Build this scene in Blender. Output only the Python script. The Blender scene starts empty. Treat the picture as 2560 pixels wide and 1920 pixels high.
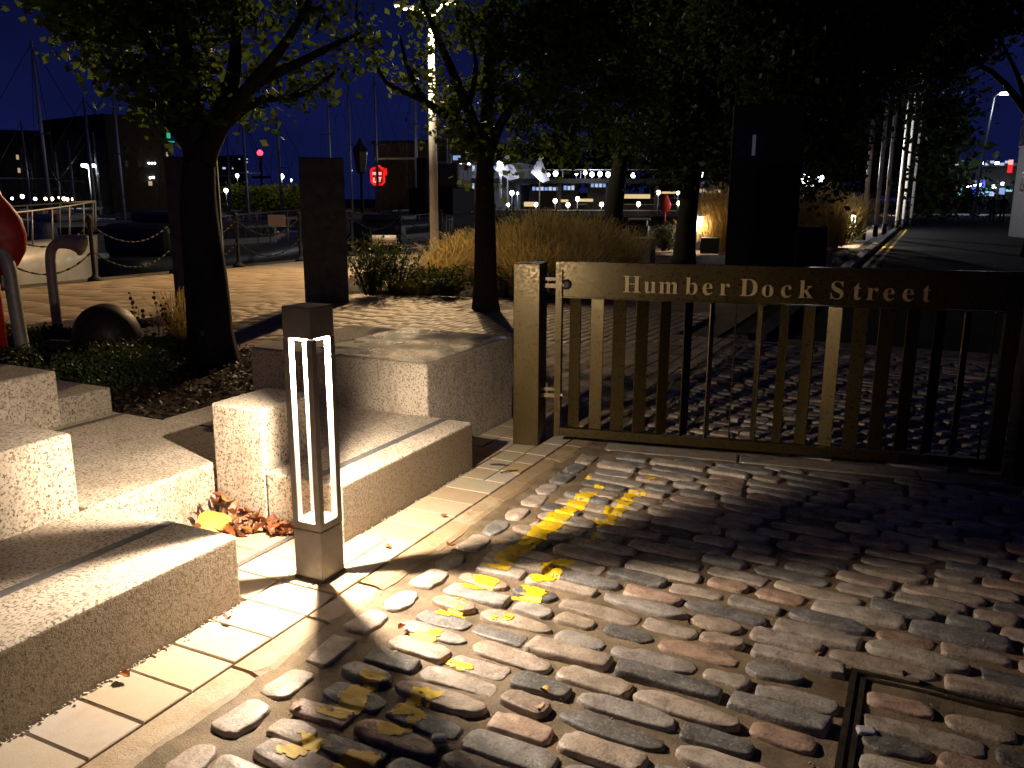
import bpy, bmesh, math, random
import numpy as np
from mathutils import Vector, Matrix, noise
from mathutils.bvhtree import BVHTree
random.seed(7); rng = np.random.default_rng(7)
S = bpy.context.scene
C = S.collection
R = math.radians

# ------------------------------------------------------------------ camera
FPX = 2093.0; CAMH = 1.45; PITCH = R(12.5); YAW = R(26.1); ROLL = R(0.2)
_f = Vector((-math.sin(YAW)*math.cos(PITCH), math.cos(YAW)*math.cos(PITCH), -math.sin(PITCH)))
_r0 = Vector((math.cos(YAW), math.sin(YAW), 0)); _u0 = _r0.cross(_f)
_r = math.cos(ROLL)*_r0 + math.sin(ROLL)*_u0
_u = -math.sin(ROLL)*_r0 + math.cos(ROLL)*_u0
CP = Vector((0, 0, CAMH))
cam = bpy.data.cameras.new('camera'); camo = bpy.data.objects.new('camera', cam); C.objects.link(camo)
cam.sensor_fit = 'HORIZONTAL'; cam.sensor_width = 36; cam.lens = 36*FPX/2560
cam.clip_start = 0.05; cam.clip_end = 3000
camo.matrix_world = Matrix(((_r.x, _u.x, -_f.x, 0), (_r.y, _u.y, -_f.y, 0), (_r.z, _u.z, -_f.z, CAMH), (0, 0, 0, 1)))
S.camera = camo

# ------------------------------------------------------------------ night sky and exposure
W = bpy.data.worlds.new('World'); S.world = W; W.use_nodes = True
wn = W.node_tree.nodes; wl = W.node_tree.links
bg = wn['Background']
tc = wn.new('ShaderNodeTexCoord'); sep = wn.new('ShaderNodeSeparateXYZ'); ramp = wn.new('ShaderNodeValToRGB')
wl.new(tc.outputs['Generated'], sep.inputs[0]); wl.new(sep.outputs['Z'], ramp.inputs['Fac'])
e = ramp.color_ramp.elements
e[0].position = 0.0; e[0].color = (0.0052, 0.0078, 0.054, 1)
e[1].position = 0.55; e[1].color = (0.0018, 0.0030, 0.020, 1)
cn = wn.new('ShaderNodeTexNoise'); cn.inputs['Scale'].default_value = 3.2; cn.inputs['Detail'].default_value = 5
cmap = wn.new('ShaderNodeMapping'); cmap.inputs['Scale'].default_value = (1, 1, 2.6)
wl.new(tc.outputs['Generated'], cmap.inputs['Vector']); wl.new(cmap.outputs[0], cn.inputs['Vector'])
cr = wn.new('ShaderNodeMapRange'); cr.inputs['From Min'].default_value = .38; cr.inputs['From Max'].default_value = .7
cr.inputs['To Min'].default_value = 0.72; cr.inputs['To Max'].default_value = 1.15
wl.new(cn.outputs['Fac'], cr.inputs['Value'])
mx = wn.new('ShaderNodeVectorMath'); mx.operation = 'SCALE'
wl.new(ramp.outputs['Color'], mx.inputs[0]); wl.new(cr.outputs[0], mx.inputs['Scale'])
wl.new(mx.outputs[0], bg.inputs['Color']); bg.inputs['Strength'].default_value = 1.0
S.view_settings.view_transform = 'Standard'; S.view_settings.look = 'None'
S.view_settings.exposure = 0.0; S.view_settings.gamma = 1.0
try: S.view_settings.use_curve_mapping = False
except Exception: pass
S.render.engine = 'CYCLES'
S.cycles.use_denoising = True
S.cycles.max_bounces = 6; S.cycles.diffuse_bounces = 3; S.cycles.glossy_bounces = 3
S.cycles.sample_clamp_indirect = 40.0

# ------------------------------------------------------------------ helpers
def ray(px, py): return _f + _r*((px-1280)/FPX) - _u*((py-960)/FPX)
def gp(px, py, z=0.0):
    d = ray(px, py); return CP + d*((z-CAMH)/d.z)
def at(px, py, dist):
    d = ray(px, py); return CP + d*(dist/math.hypot(d.x, d.y))
def hplace(px, dist, z=0.0):
    p = at(px, 500, dist); return Vector((p.x, p.y, z))
def proj(p):
    q = Vector(p)-CP; dz = q.dot(_f)
    if dz < .05: return (-9999, -9999, dz)
    return 1280+FPX*q.dot(_r)/dz, 960-FPX*q.dot(_u)/dz, dz

def tag(o, label=None, cat=None, group=None, kind=None):
    if label: o['label'] = label
    if cat: o['category'] = cat
    if group: o['group'] = group
    if kind: o['kind'] = kind
    return o
def empty(name, loc=(0, 0, 0), rz=0.0):
    o = bpy.data.objects.new(name, None); C.objects.link(o); o.location = loc; o.rotation_euler = (0, 0, rz)
    o.empty_display_size = .1
    return o
def thing(name, label, cat, loc=(0, 0, 0), rz=0.0, group=None):
    return tag(empty(name, loc, rz), label, cat, group)
def link(name, mesh, parent=None, loc=None, rot=None):
    o = bpy.data.objects.new(name, mesh); C.objects.link(o)
    if parent: o.parent = parent
    if loc is not None: o.location = loc
    if rot is not None: o.rotation_euler = rot
    return o
def copy_tree(o, parent=None):
    c = o.copy(); C.objects.link(c); c.parent = parent
    for ch in list(o.children): copy_tree(ch, c)
    return c

class MB:
    def __init__(s): s.v = []; s.f = []; s.sm = []
    def add(s, vs, fs, smooth=False):
        b = len(s.v); s.v.extend([tuple(v) for v in vs]); s.f.extend([tuple(i+b for i in f) for f in fs]); s.sm.extend([smooth]*len(fs)); return s
    def box(s, x0, x1, y0, y1, z0, z1, M=None):
        vs = [Vector(p) for p in ((x0,y0,z0),(x1,y0,z0),(x1,y1,z0),(x0,y1,z0),(x0,y0,z1),(x1,y0,z1),(x1,y1,z1),(x0,y1,z1))]
        if M: vs = [M @ v for v in vs]
        return s.add(vs, [(0,3,2,1),(4,5,6,7),(0,1,5,4),(1,2,6,5),(2,3,7,6),(3,0,4,7)])
    def rbox(s, x0, x1, y0, y1, z0, z1, b=.02, seg=3, M=None):
        bm = bmesh.new(); bmesh.ops.create_cube(bm, size=1)
        for v in bm.verts: v.co = Vector(((x0+x1)/2+v.co.x*(x1-x0), (y0+y1)/2+v.co.y*(y1-y0), (z0+z1)/2+v.co.z*(z1-z0)))
        bmesh.ops.bevel(bm, geom=bm.edges[:], offset=b, segments=seg, profile=.5, affect='EDGES')
        bm.verts.index_update()
        vs = [v.co.copy() for v in bm.verts]
        if M: vs = [M @ v for v in vs]
        s.add(vs, [[v.index for v in f.verts] for f in bm.faces], False); bm.free(); return s
    def tube(s, pts, rad, n=8, cap=True, smooth=True):
        pts = [Vector(p) for p in pts]; k = len(pts)
        if not hasattr(rad, '__len__'): rad = [rad]*k
        t0 = (pts[1]-pts[0]).normalized(); a = Vector((0,0,1)) if abs(t0.z) < .9 else Vector((1,0,0))
        x = t0.cross(a).normalized(); vs = []; fs = []
        for i, p in enumerate(pts):
            t = ((pts[min(i+1,k-1)]-pts[max(i-1,0)])).normalized()
            x = (x - t*x.dot(t)).normalized(); y = t.cross(x)
            for j in range(n):
                an = 2*math.pi*j/n; vs.append(p + (x*math.cos(an)+y*math.sin(an))*rad[i])
        for i in range(k-1):
            for j in range(n):
                fs.append((i*n+j, i*n+(j+1)%n, (i+1)*n+(j+1)%n, (i+1)*n+j))
        if cap:
            fs.append(tuple(range(n-1,-1,-1))); fs.append(tuple((k-1)*n+j for j in range(n)))
        return s.add(vs, fs, smooth)
    def lathe(s, prof, n=16, c=(0,0,0), smooth=True):
        vs = []; fs = []; k = len(prof)
        for r, z in prof:
            for j in range(n):
                an = 2*math.pi*j/n; vs.append((c[0]+r*math.cos(an), c[1]+r*math.sin(an), c[2]+z))
        for i in range(k-1):
            for j in range(n): fs.append((i*n+j, i*n+(j+1)%n, (i+1)*n+(j+1)%n, (i+1)*n+j))
        fs.append(tuple(range(n-1,-1,-1))); fs.append(tuple((k-1)*n+j for j in range(n)))
        return s.add(vs, fs, smooth)
    def ball(s, c, r, n=12, sz=1.0):
        prof = [(max(1e-4, r*math.sin(math.pi*i/n)), -r*sz*math.cos(math.pi*i/n)) for i in range(n+1)]
        return s.lathe(prof, n*2 if n > 6 else 10, c)
    def build(s, name, mat=None, parent=None, loc=None, rot=None):
        me = bpy.data.meshes.new(name); me.from_pydata(s.v, [], s.f); me.update()
        if any(s.sm): me.polygons.foreach_set('use_smooth', s.sm)
        if mat: me.materials.append(mat)
        return link(name, me, parent, loc, rot)

def np_mesh(name, V, F, mat, cols=None, smooth=False):
    """V (n,3), F (m,3 or 4) arrays to a mesh, with an optional colour per vertex"""
    me = bpy.data.meshes.new(name); n = len(V); m, k = F.shape
    me.vertices.add(n); me.vertices.foreach_set('co', np.asarray(V, np.float32).ravel())
    me.loops.add(m*k); me.loops.foreach_set('vertex_index', F.astype(np.int32).ravel())
    me.polygons.add(m); me.polygons.foreach_set('loop_start', np.arange(0, m*k, k, dtype=np.int32))
    try: me.polygons.foreach_set('loop_total', np.full(m, k, np.int32))
    except Exception: pass
    if smooth: me.polygons.foreach_set('use_smooth', np.ones(m, bool))
    me.update(calc_edges=True)
    if cols is not None:
        a = me.color_attributes.new('Col', 'FLOAT_COLOR', 'POINT')
        c4 = np.ones((n, 4), np.float32); c4[:, :3] = cols; a.data.foreach_set('color', c4.ravel())
    me.materials.append(mat)
    return me

# ------------------------------------------------------------------ materials
class NT:
    def __init__(s, name):
        s.m = bpy.data.materials.new(name); s.m.use_nodes = True
        s.n = s.m.node_tree.nodes; s.l = s.m.node_tree.links; s.b = s.n['Principled BSDF']
        s.pos = s.n.new('ShaderNodeNewGeometry').outputs['Position']
    def set(s, **k):
        for a, v in k.items():
            a = {'base':'Base Color','rough':'Roughness','metal':'Metallic','spec':'Specular IOR Level'}.get(a, a)
            s.b.inputs[a].default_value = (*v, 1) if hasattr(v, '__len__') and len(v) == 3 else v
        return s
    def noise(s, scale, detail=3, rough=.55, vec=None, stretch=None, out='Fac'):
        t = s.n.new('ShaderNodeTexNoise'); t.inputs['Scale'].default_value = scale; t.inputs['Detail'].default_value = detail; t.inputs['Roughness'].default_value = rough
        v = vec or s.pos
        if stretch:
            mp = s.n.new('ShaderNodeMapping'); mp.inputs['Scale'].default_value = stretch; s.l.new(v, mp.inputs[0]); v = mp.outputs[0]
        s.l.new(v, t.inputs['Vector']); return t.outputs[out]
    def vor(s, scale, feature='F1', out='Distance', vec=None):
        t = s.n.new('ShaderNodeTexVoronoi'); t.feature = feature; t.inputs['Scale'].default_value = scale; s.l.new(vec or s.pos, t.inputs['Vector']); return t.outputs[out]
    def mr(s, v, a, b, c=0., d=1.):
        t = s.n.new('ShaderNodeMapRange'); s.l.new(v, t.inputs['Value'])
        for k, x in zip(('From Min','From Max','To Min','To Max'), (a, b, c, d)): t.inputs[k].default_value = x
        return t.outputs[0]
    def mix(s, fac, a, b, mode='MIX'):
        t = s.n.new('ShaderNodeMix'); t.data_type = 'RGBA'; t.blend_type = mode
        if isinstance(fac, (int, float)): t.inputs['Factor'].default_value = fac
        else: s.l.new(fac, t.inputs['Factor'])
        for k, x in ((6, a), (7, b)):
            if hasattr(x, 'links'): s.l.new(x, t.inputs[k])
            else: t.inputs[k].default_value = (*x, 1)
        return t.outputs[2]
    def math(s, op, a, b):
        t = s.n.new('ShaderNodeMath'); t.operation = op
        for k, x in ((0, a), (1, b)):
            if hasattr(x, 'links'): s.l.new(x, t.inputs[k])
            else: t.inputs[k].default_value = x
        return t.outputs[0]
    def objcol(s):
        return s.n.new('ShaderNodeObjectInfo').outputs['Color']
    def attr(s):
        t = s.n.new('ShaderNodeVertexColor'); t.layer_name = 'Col'; return t.outputs['Color']
    def col(s, x): s.l.new(x, s.b.inputs['Base Color']); return s
    def rgh(s, x): s.l.new(x, s.b.inputs['Roughness']); return s
    def bump(s, h, strength=.4, dist=.01):
        t = s.n.new('ShaderNodeBump'); t.inputs['Strength'].default_value = strength; t.inputs['Distance'].default_value = dist
        prev = s.b.inputs['Normal'].links
        if prev: s.l.new(prev[0].from_socket, t.inputs['Normal'])
        s.l.new(h, t.inputs['Height']); s.l.new(t.outputs[0], s.b.inputs['Normal']); return s

def simple(name, base, rough=.5, metal=0., var=.25, vscale=6., bump=0., bscale=60.):
    t = NT(name).set(rough=rough, metal=metal)
    n1 = t.noise(vscale, 4)
    lo = tuple(c*(1-var) for c in base); hi = tuple(min(1, c*(1+var)) for c in base)
    t.col(t.mix(t.mr(n1, .3, .7), lo, hi))
    t.rgh(t.mr(t.noise(vscale*3, 3), .3, .7, max(.05, rough-.1), min(1, rough+.12)))
    if bump: t.bump(t.noise(bscale, 4), bump, .004)
    return t.m
def emit(name, color, strength, sample=False):
    t = NT(name).set(base=(0.02, 0.02, 0.02), rough=.6)
    t.b.inputs['Emission Color'].default_value = (*color, 1); t.b.inputs['Emission Strength'].default_value = strength
    try: t.m.cycles.emission_sampling = 'AUTO' if sample else 'NONE'
    except Exception: pass
    return t.m

def granite(name, rough_face=False):
    t = NT(name)
    n1 = t.noise(96, 3, .62); n2 = t.noise(58, 2, .6); streak = t.noise(5.5, 6, .7, None, (1, 1, .55)); big = t.noise(2.3, 5, .6); mid = t.noise(11, 4, .6)
    base = t.mix(t.mr(big, .35, .68), (.45, .37, .28), (.60, .51, .405))
    fl = t.mr(n1, .555, .61); fl2 = t.mr(n2, .57, .63, 0, .8)
    c = t.mix(fl, base, (.11, .085, .055)); c = t.mix(fl2, c, (.22, .17, .115))
    c = t.mix(t.mr(n1, .42, .34, 0, .5), c, (.66, .60, .54))
    c = t.mix(t.mr(mid, .56, .75, 0, .45), c, (.25, .19, .11)); c = t.mix(t.mr(streak, .55, .70, 0, .5), c, (.20, .145, .085))
    t.col(c); t.rgh(t.mr(big, .3, .7, .62, .85))
    if rough_face:
        t.col(t.mix(.62, c, (.26, .185, .10))); t.set(spec=.25)
        t.bump(t.noise(62, 5, .7), 1.0, .022).bump(t.noise(170, 4, .7), .8, .007)
    else:
        t.bump(t.noise(210, 4), .35, .004).bump(mid, .15, .01)
    return t.m
GRAN = granite('granite_flamed'); GRANR = granite('granite_bush_hammered', True)
GRAN_WET_SHADED = None
def _wet_shaded():
    t = NT('granite_damp_shaded_top')
    n1 = t.noise(95, 3, .6); big = t.noise(3.1, 4, .6)
    base = t.mix(t.mr(big, .35, .68), (.075, .07, .055), (.16, .145, .115))  # base darkened for leaf shade as well as damp
    c = t.mix(t.mr(n1, .555, .61), base, (.07, .06, .045)); t.col(c)
    t.rgh(t.mr(t.noise(5, 4), .40, .62, .16, .5)); t.bump(t.noise(120, 4), .5, .004)
    return t.m
GRAN_WET_SHADED = _wet_shaded()
INLAY = simple('dark_slate_inlay', (.105, .10, .105), .6, 0, .3, 40, .3, 160)

def stone_mat(name, src, bump=.35, fine=140., wet=0.):
    t = NT(name); c = t.objcol() if src == 'obj' else t.attr()
    big = t.noise(14, 5, .6); fine_n = t.noise(fine, 4, .6)
    c2 = t.mix(t.mr(big, .32, .7, 0, .55), c, (.13, .10, .07), 'MIX')
    c2 = t.mix(t.mr(big, .55, .3, 0, .5), c2, t.mix(.5, c, (.62, .55, .47)))
    c2 = t.mix(t.mr(fine_n, .55, .68, 0, .6), c2, (.10, .085, .065))
    c2 = t.mix(t.mr(fine_n, .44, .34, 0, .4), c2, (.55, .50, .44))
    t.col(c2); t.rgh(t.mr(t.noise(5, 3), .36, .64, .36-wet*.2, .72))
    t.bump(big, bump, .012).bump(fine_n, .5, .004)
    return t.m
COB = stone_mat('cobble_stone', 'obj', .55, 120.); COBS = stone_mat('cobble_stone_far', 'attr', .55, 120.)
def slab_mat(name, src):
    t = NT(name); c = t.objcol() if src == 'obj' else t.attr()
    big = t.noise(6, 5, .6); fine = t.noise(260, 3, .6)
    ring = t.noise(3.2, 6, .7)
    c2 = t.mix(t.mr(big, .38, .66, 0, .35), c, (.42, .27, .13))
    c2 = t.mix(t.mr(ring, .56, .70, 0, .28), c2, (.26, .17, .09))
    c2 = t.mix(t.mr(fine, .58, .68, 0, .45), c2, (.17, .12, .08))
    t.col(c2); t.rgh(t.mr(big, .3, .7, .45, .75)); t.bump(fine, .22, .003).bump(big, .05, .003)
    return t.m
SLAB = slab_mat('sandstone_slab', 'obj'); SLABS = slab_mat('sandstone_slab_far', 'attr')
def kerb_mat():
    t = NT('worn_kerb_stone'); c = t.objcol(); big = t.noise(9, 6, .65); fine = t.noise(130, 4, .6)
    c2 = t.mix(t.mr(big, .4, .66, 0, .75), c, (.30, .19, .085)); c2 = t.mix(t.mr(fine, .56, .68, 0, .6), c2, (.12, .09, .06))
    t.col(c2); pud = t.mr(t.noise(4.3, 2), .56, .62)
    t.rgh(t.mr(pud, 0, 1, .68, .08)); t.bump(big, .5, .015).bump(fine, .45, .005); return t.m
KERB = kerb_mat()
def mortar_mat():
    t = NT('gritty_mortar'); big = t.noise(7, 6, .65); fine = t.noise(190, 4, .7)
    c = t.mix(t.mr(big, .34, .68), (.10, .067, .036), (.275, .195, .115)); c = t.mix(t.mr(fine, .55, .68, 0, .7), c, (.06, .045, .03))
    c = t.mix(t.mr(fine, .42, .32, 0, .5), c, (.42, .36, .28)); moss = t.noise(2.6, 5, .65); c = t.mix(t.mr(moss, .56, .68, 0, .55), c, (.085, .075, .025))
    t.col(c); t.rgh(t.mr(t.noise(3.4, 3), .36, .6, .42, .9)); t.bump(big, .5, .02).bump(fine, .8, .006); return t.m
MORTAR = mortar_mat()
def yellow_mat():
    t = NT('worn_yellow_road_paint'); n = t.noise(30, 5, .65); f = t.noise(220, 3, .6)
    c = t.mix(t.mr(n, .35, .7), (.84, .56, .012), (.66, .41, .015)); c = t.mix(t.mr(f, .62, .70, 0, .8), c, (.12, .08, .03))
    t.col(c).set(rough=.55); t.bump(n, .4, .006).bump(f, .3, .002); return t.m
YEL = yellow_mat()
ALU = simple('grey_bollard_paint', (.18, .165, .145), .42, .35, .12, 30, .08, 400)
ALU_IN = simple('pale_post_lining', (.55, .54, .52), .4, .1, .05, 20)
BRONZE = simple('bronze_gate_paint', (.060, .041, .011), .32, .6, .06, 22, .015, 240)
LETTER = simple('brass_letter', (.46, .35, .18), .5, .1, .06, 40)
DARKSTEEL = simple('dark_steel', (.045, .042, .036), .5, .5, .3, 12, .1, 120)
STAIN = simple('brushed_steel_tube', (.42, .385, .33), .55, .35, .15, 18, .05, 200)
IRON = simple('black_iron', (.014, .014, .014), .8, 0.0, .3, 20, .15, 90)
MONO = simple('weathered_grey_panel', (.105, .125, .12), .72, .1, .3, 9, .3, 60)
BRONZEBALL = simple('dark_bronze_ball', (.035, .030, .02), .55, .45, .3, 14, .2, 70)
BARK = simple('tree_bark', (.034, .028, .018), .9, 0, .45, 30, .9, 55)
REDP = simple('red_lifebuoy_housing', (.50, .025, .010), .5, 0, .25, 8)
WHITE_GEL = simple('white_boat_hull', (.40, .39, .36), .35, 0, .12, 3)
GREYHULL = simple('grey_boat_hull', (.04, .04, .042), .4, 0, .2, 3)
DARKGLASS = simple('tinted_boat_window', (.012, .013, .016), .12, 0, .1, 3)
MASTM = simple('aluminium_mast', (.42, .43, .44), .45, .4, .1, 3)
DKWALL = simple('dark_brick_wall', (.017, .015, .014), .85, 0, .3, 1.5, .3, 8)
WOODWALL = simple('brown_cladding_wall', (.06, .05, .035), .8, 0, .25, 1.1, .3, 6)
PALEWALL = simple('pale_render_wall', (.30, .32, .38), .8, 0, .1, 1)
BLACK = simple('black_totem_paint', (.008, .008, .008), .6, 0, .2, 5)
WHITEPOLE = simple('white_pole_paint', (.82, .78, .70), .45, 0, .1, 6)
CREAM = simple('cream_box_paint', (.62, .52, .40), .5, 0, .1, 6)
STEELSTRIP = simple('steel_drain_strip', (.30, .27, .24), .35, .7, .25, 25, .1, 200)
PLAZA_FAR = None
def plaza_mat():
    t = NT('distant_paving'); n = t.noise(.9, 5, .6); l = t.noise(3, 4, .6, None, (1, .35, 1))
    c = t.mix(t.mr(n, .35, .68), (.20, .14, .085), (.33, .24, .155)); c = t.mix(t.mr(l, .55, .7, 0, .6), c, (.13, .095, .06))
    t.col(c).set(rough=.85, spec=.15); t.bump(t.noise(30, 4), .2, .003); return t.m
PLAZA_FAR = plaza_mat()
def road_mat():
    t = NT('dark_street_surface'); n = t.noise(1.2, 5, .6); f = t.noise(40, 4, .6, None, (1, 3, 1))
    c = t.mix(t.mr(n, .35, .68), (.018, .016, .013), (.035, .031, .025)); c = t.mix(t.mr(f, .5, .65, 0, .6), c, (.02, .018, .015))
    t.col(c).set(rough=.85, spec=.12); t.bump(f, .6, .02); return t.m
ROAD = road_mat()
def water_mat():
    t = NT('black_dock_water').set(base=(.003, .004, .006), rough=.08)
    t.bump(t.noise(1.6, 4, .6, None, (1, 1, 1)), .35, .08); return t.m
WATER = water_mat()
def mulch_mat():
    t = NT('bark_mulch_soil'); n = t.noise(24, 6, .7)
    t.col(t.mix(t.mr(n, .35, .68), (.018, .012, .008), (.06, .038, .022))).set(rough=.95); t.bump(n, 1, .03); return t.m
MULCH = mulch_mat()
def leafy(name, lo, hi, rough=.55, trans=.15):
    t = NT(name); a = t.attr(); c = t.mix(a, lo, hi) if False else None
    sp = t.n.new('ShaderNodeSeparateColor'); t.l.new(a, sp.inputs[0])
    c = t.mix(sp.outputs[0], lo, hi); t.col(c).set(rough=rough, spec=.3)
    tr = t.n.new('ShaderNodeBsdfTranslucent'); mx = t.n.new('ShaderNodeMixShader'); mx.inputs[0].default_value = trans
    t.l.new(t.mix(.5, c, tuple(min(1, v*1.9) for v in hi)), tr.inputs['Color']); t.l.new(t.b.outputs[0], mx.inputs[1]); t.l.new(tr.outputs[0], mx.inputs[2])
    t.l.new(mx.outputs[0], t.n['Material Output'].inputs['Surface'])
    return t.m
LEAF1 = leafy('plane_tree_leaf', (.04, .078, .012), (.11, .165, .024), .5, .55)
LEAF2 = leafy('dark_tree_leaf', (.022, .042, .012), (.06, .085, .02), .55, .35)
SHRUB = leafy('shrub_leaf', (.028, .050, .016), (.085, .115, .035))
GOLD = leafy('dry_grass_blade', (.24, .15, .04), (.56, .41, .15), .6, .35)
GREENGRASS = leafy('green_grass_blade', (.10, .11, .02), (.30, .27, .05))
CHIP = leafy('mulch_chip', (.02, .013, .008), (.14, .085, .05))
DRYLEAF = stone_mat('dry_fallen_leaf', 'obj', .2, 60)
def dry_mat():
    t = NT('dry_leaf'); c = t.objcol(); n = t.noise(60, 4)
    t.col(t.mix(t.mr(n, .4, .7, 0, .6), c, t.mix(.6, c, (.12, .04, .01)))).set(rough=.55); t.bump(n, .3, .003); return t.m
DRYLEAF = dry_mat()
E_LED = emit('led_white', (1, .93, .84), 40)
E_WARM = emit('lamp_warm', (1, .80, .52), 14)
E_COOL = emit('lamp_cool', (.86, .90, 1), 12)
E_WALLGLOW = emit('wall_lamplight_glow', (1, .72, .36), .75)
E_WIN = emit('lit_window_warm', (1, .74, .38), .45)
E_WINB = emit('lit_window_blue', (.30, .48, 1.0), .75)
E_WINP = emit('lit_window_pale', (.62, .70, 1.0), .8)
E_RED = emit('red_neon', (1, .012, .008), 1.0)
E_REDW = emit('red_neon_core', (1, .42, .36), 1.3)
E_BLUE = emit('blue_neon', (.02, .10, 1.0), .9)
E_GREEN = emit('green_sign', (.05, .9, .45), .5)
E_CYAN = emit('cyan_window', (.35, .85, 1.0), .8)
E_REDL = emit('red_warning_light', (1, .03, .05), 8)
E_FAINT = emit('faint_pane_glow', (.12, .13, .20), .25)

def point(name, parent, loc, watt, color, radius, spot=None):
    d = bpy.data.lights.new(name, 'SPOT' if spot else 'POINT'); d.energy = watt; d.color = color; d.shadow_soft_size = radius
    if spot: d.spot_size = R(spot); d.spot_blend = .5
    o = bpy.data.objects.new(name, d); C.objects.link(o); o.location = loc
    if parent: o.parent = parent
    return o
# ================================================================== GROUND
def poly_sheet(name, pts, z, mat, label=None):
    me = bpy.data.meshes.new(name); me.from_pydata([(x, y, z) for x, y in pts], [], [tuple(range(len(pts)))]); me.materials.append(mat)
    return tag(link(name, me), kind='structure')
DOCKX = -13.45
ground = poly_sheet('ground', [(DOCKX, -60), (700, -60), (700, 900), (-600, 900), (-600, 98), (DOCKX, 98)], -.06, ROAD)
far_quay = poly_sheet('far_quay', [(-600, -60), (-92, -60), (-92, 97.9), (-600, 97.9)], -.06, PLAZA_FAR)
water = poly_sheet('water', [(-92.5, -60), (DOCKX-.2, -60), (DOCKX-.2, 98.5), (-92.5, 98.5)], -1.7, WATER)
mb = MB().box(DOCKX-.3, DOCKX+.35, -60, 98, -3, -.012).box(-92.3, -91.9, -60, 98, -3, -.05).box(-92, DOCKX, 97.9, 98.4, -3, .02)
tag(mb.build('dock_wall', simple('dock_wall_stone', (.10, .085, .065), .8, 0, .3, 2, .4, 10)), kind='structure')
plaza = poly_sheet('plaza', [(DOCKX+.3, -8), (-2.0, -8), (-2.0, 97), (DOCKX+.3, 97)], -.045, PLAZA_FAR)

# ------------------------------------------------------------------ cobbled street
street = tag(empty('street'), kind='structure')
def grid_sheet(x0, x1, y0, y1, st, zf):
    nx = int((x1-x0)/st)+1; ny = int((y1-y0)/st)+1
    X, Y = np.meshgrid(np.linspace(x0, x1, nx), np.linspace(y0, y1, ny))
    V = np.stack([X.ravel(), Y.ravel(), np.zeros(nx*ny)], 1)
    V[:, 2] = [zf(a, b) for a, b in V[:, :2]]
    i = (np.arange(ny-1)[:, None]*nx+np.arange(nx-1)[None, :]).ravel()
    return V, np.stack([i, i+1, i+1+nx, i+nx], 1)
def mz(x, y):
    return -.0015 + .0075*noise.noise(Vector((x*5, y*5, 0))) + .004*noise.noise(Vector((x*22, y*22, 3)))
V, F = grid_sheet(-1.74, 3.4, .5, 9.2, .028, mz)
MORT_V, MORT_F = V, F
tag(link('mortar_bed', np_mesh('mortar_bed', V, F, MORTAR, smooth=True), street), kind='stuff')

def cobble_geo(L, Wd, H, seed):
    rs = random.Random(seed); n = 22; p = rs.choice((2.6, 3.2, 4, 5.5, 7))
    skx = rs.uniform(-.10, .10); tap = rs.uniform(-.14, .14); nsd = rs.uniform(0, 99)
    vs = []; fs = []
    rings = [(1.06, -.03), (1.04, -.003), (1.0, H*.50), (.955, H*.85), (.88, H*.98), (.5, H*1.0)]
    for k, (s, z) in enumerate(rings):
        for j in range(n):
            a = 2*math.pi*(j+.5)/n; c, d = math.cos(a), math.sin(a)
            x = math.copysign(abs(c)**(2/p), c); y = math.copysign(abs(d)**(2/p), d)
            ins = 1-s
            nz = noise.noise(Vector((c*1.7+nsd, d*1.7, 0)))*.14 + noise.noise(Vector((c*5+nsd, d*5, 4)))*.11 + noise.noise(Vector((c*11+nsd, d*11, 8)))*.05
            X = x*(L/2 - ins*Wd*.55)*(1+nz*.5); Y = y*(Wd/2 - ins*Wd*.52)*(1+nz)*(1+tap*x)
            zz = z + (noise.noise(Vector((X*22+nsd, Y*22, 7)))*.006+noise.noise(Vector((X*60+nsd, Y*60, 2)))*.003 if k >= 2 else 0) + skx*X*.05
            vs.append((X, Y, zz))
    for k in range(len(rings)-1):
        for j in range(n):
            fs.append((k*n+j, k*n+(j+1)%n, (k+1)*n+(j+1)%n, (k+1)*n+j))
    b = (len(rings)-1)*n; vs.append((0, 0, H*1.05+noise.noise(Vector((nsd, 1, 7)))*.003)); c0 = len(vs)-1
    for j in range(n): fs.append((b+j, b+(j+1)%n, c0))
    return vs, fs
PAL = [(.42,.32,.245), (.47,.37,.29), (.37,.285,.215), (.40,.33,.275), (.33,.30,.275), (.235,.225,.215), (.105,.108,.115), (.075,.078,.085), (.15,.155,.16), (.45,.285,.20), (.40,.25,.175), (.48,.41,.34)]
PALW = [5, 5, 5, 5, 4, 3, 3, 3, 2.5, 2, 2, 3]
VAR = []
for k in range(36):
    L = [.15, .18, .21, .235, .26, .28, .30, .32, .19][k % 9]*random.uniform(.95, 1.05); Wd = random.uniform(.072, .092); H = random.uniform(.009, .017)
    vs, fs = cobble_geo(L, Wd, H, k*13+1); me = bpy.data.meshes.new('cobble'); me.from_pydata(vs, [], fs)
    me.polygons.foreach_set('use_smooth', [True]*len(fs)); me.materials.append(COB); VAR.append((L, Wd, me, np.array(vs), fs))
HEAD = []
for k in range(8):
    L = [.145, .16, .175, .15][k % 4]; vs, fs = cobble_geo(L, random.uniform(.088, .10), random.uniform(.008, .014), 700+k)
    me = bpy.data.meshes.new('cobble'); me.from_pydata(vs, [], fs); me.polygons.foreach_set('use_smooth', [True]*len(fs)); me.materials.append(COB); HEAD.append((L, .095, me, np.array(vs), fs))
stones = []   # (variant, x, y, z, rz, colour)
def pickcol():
    c = random.choices(PAL, PALW)[0]; s = random.uniform(.86, 1.12); return tuple(min(.7, v*s*random.uniform(.97, 1.03)) for v in c)
TILT = R(-2.6)
def thresh_y(x): return 4.50+.165*(x+1.63)*.9
y = .55; row = 0
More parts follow.
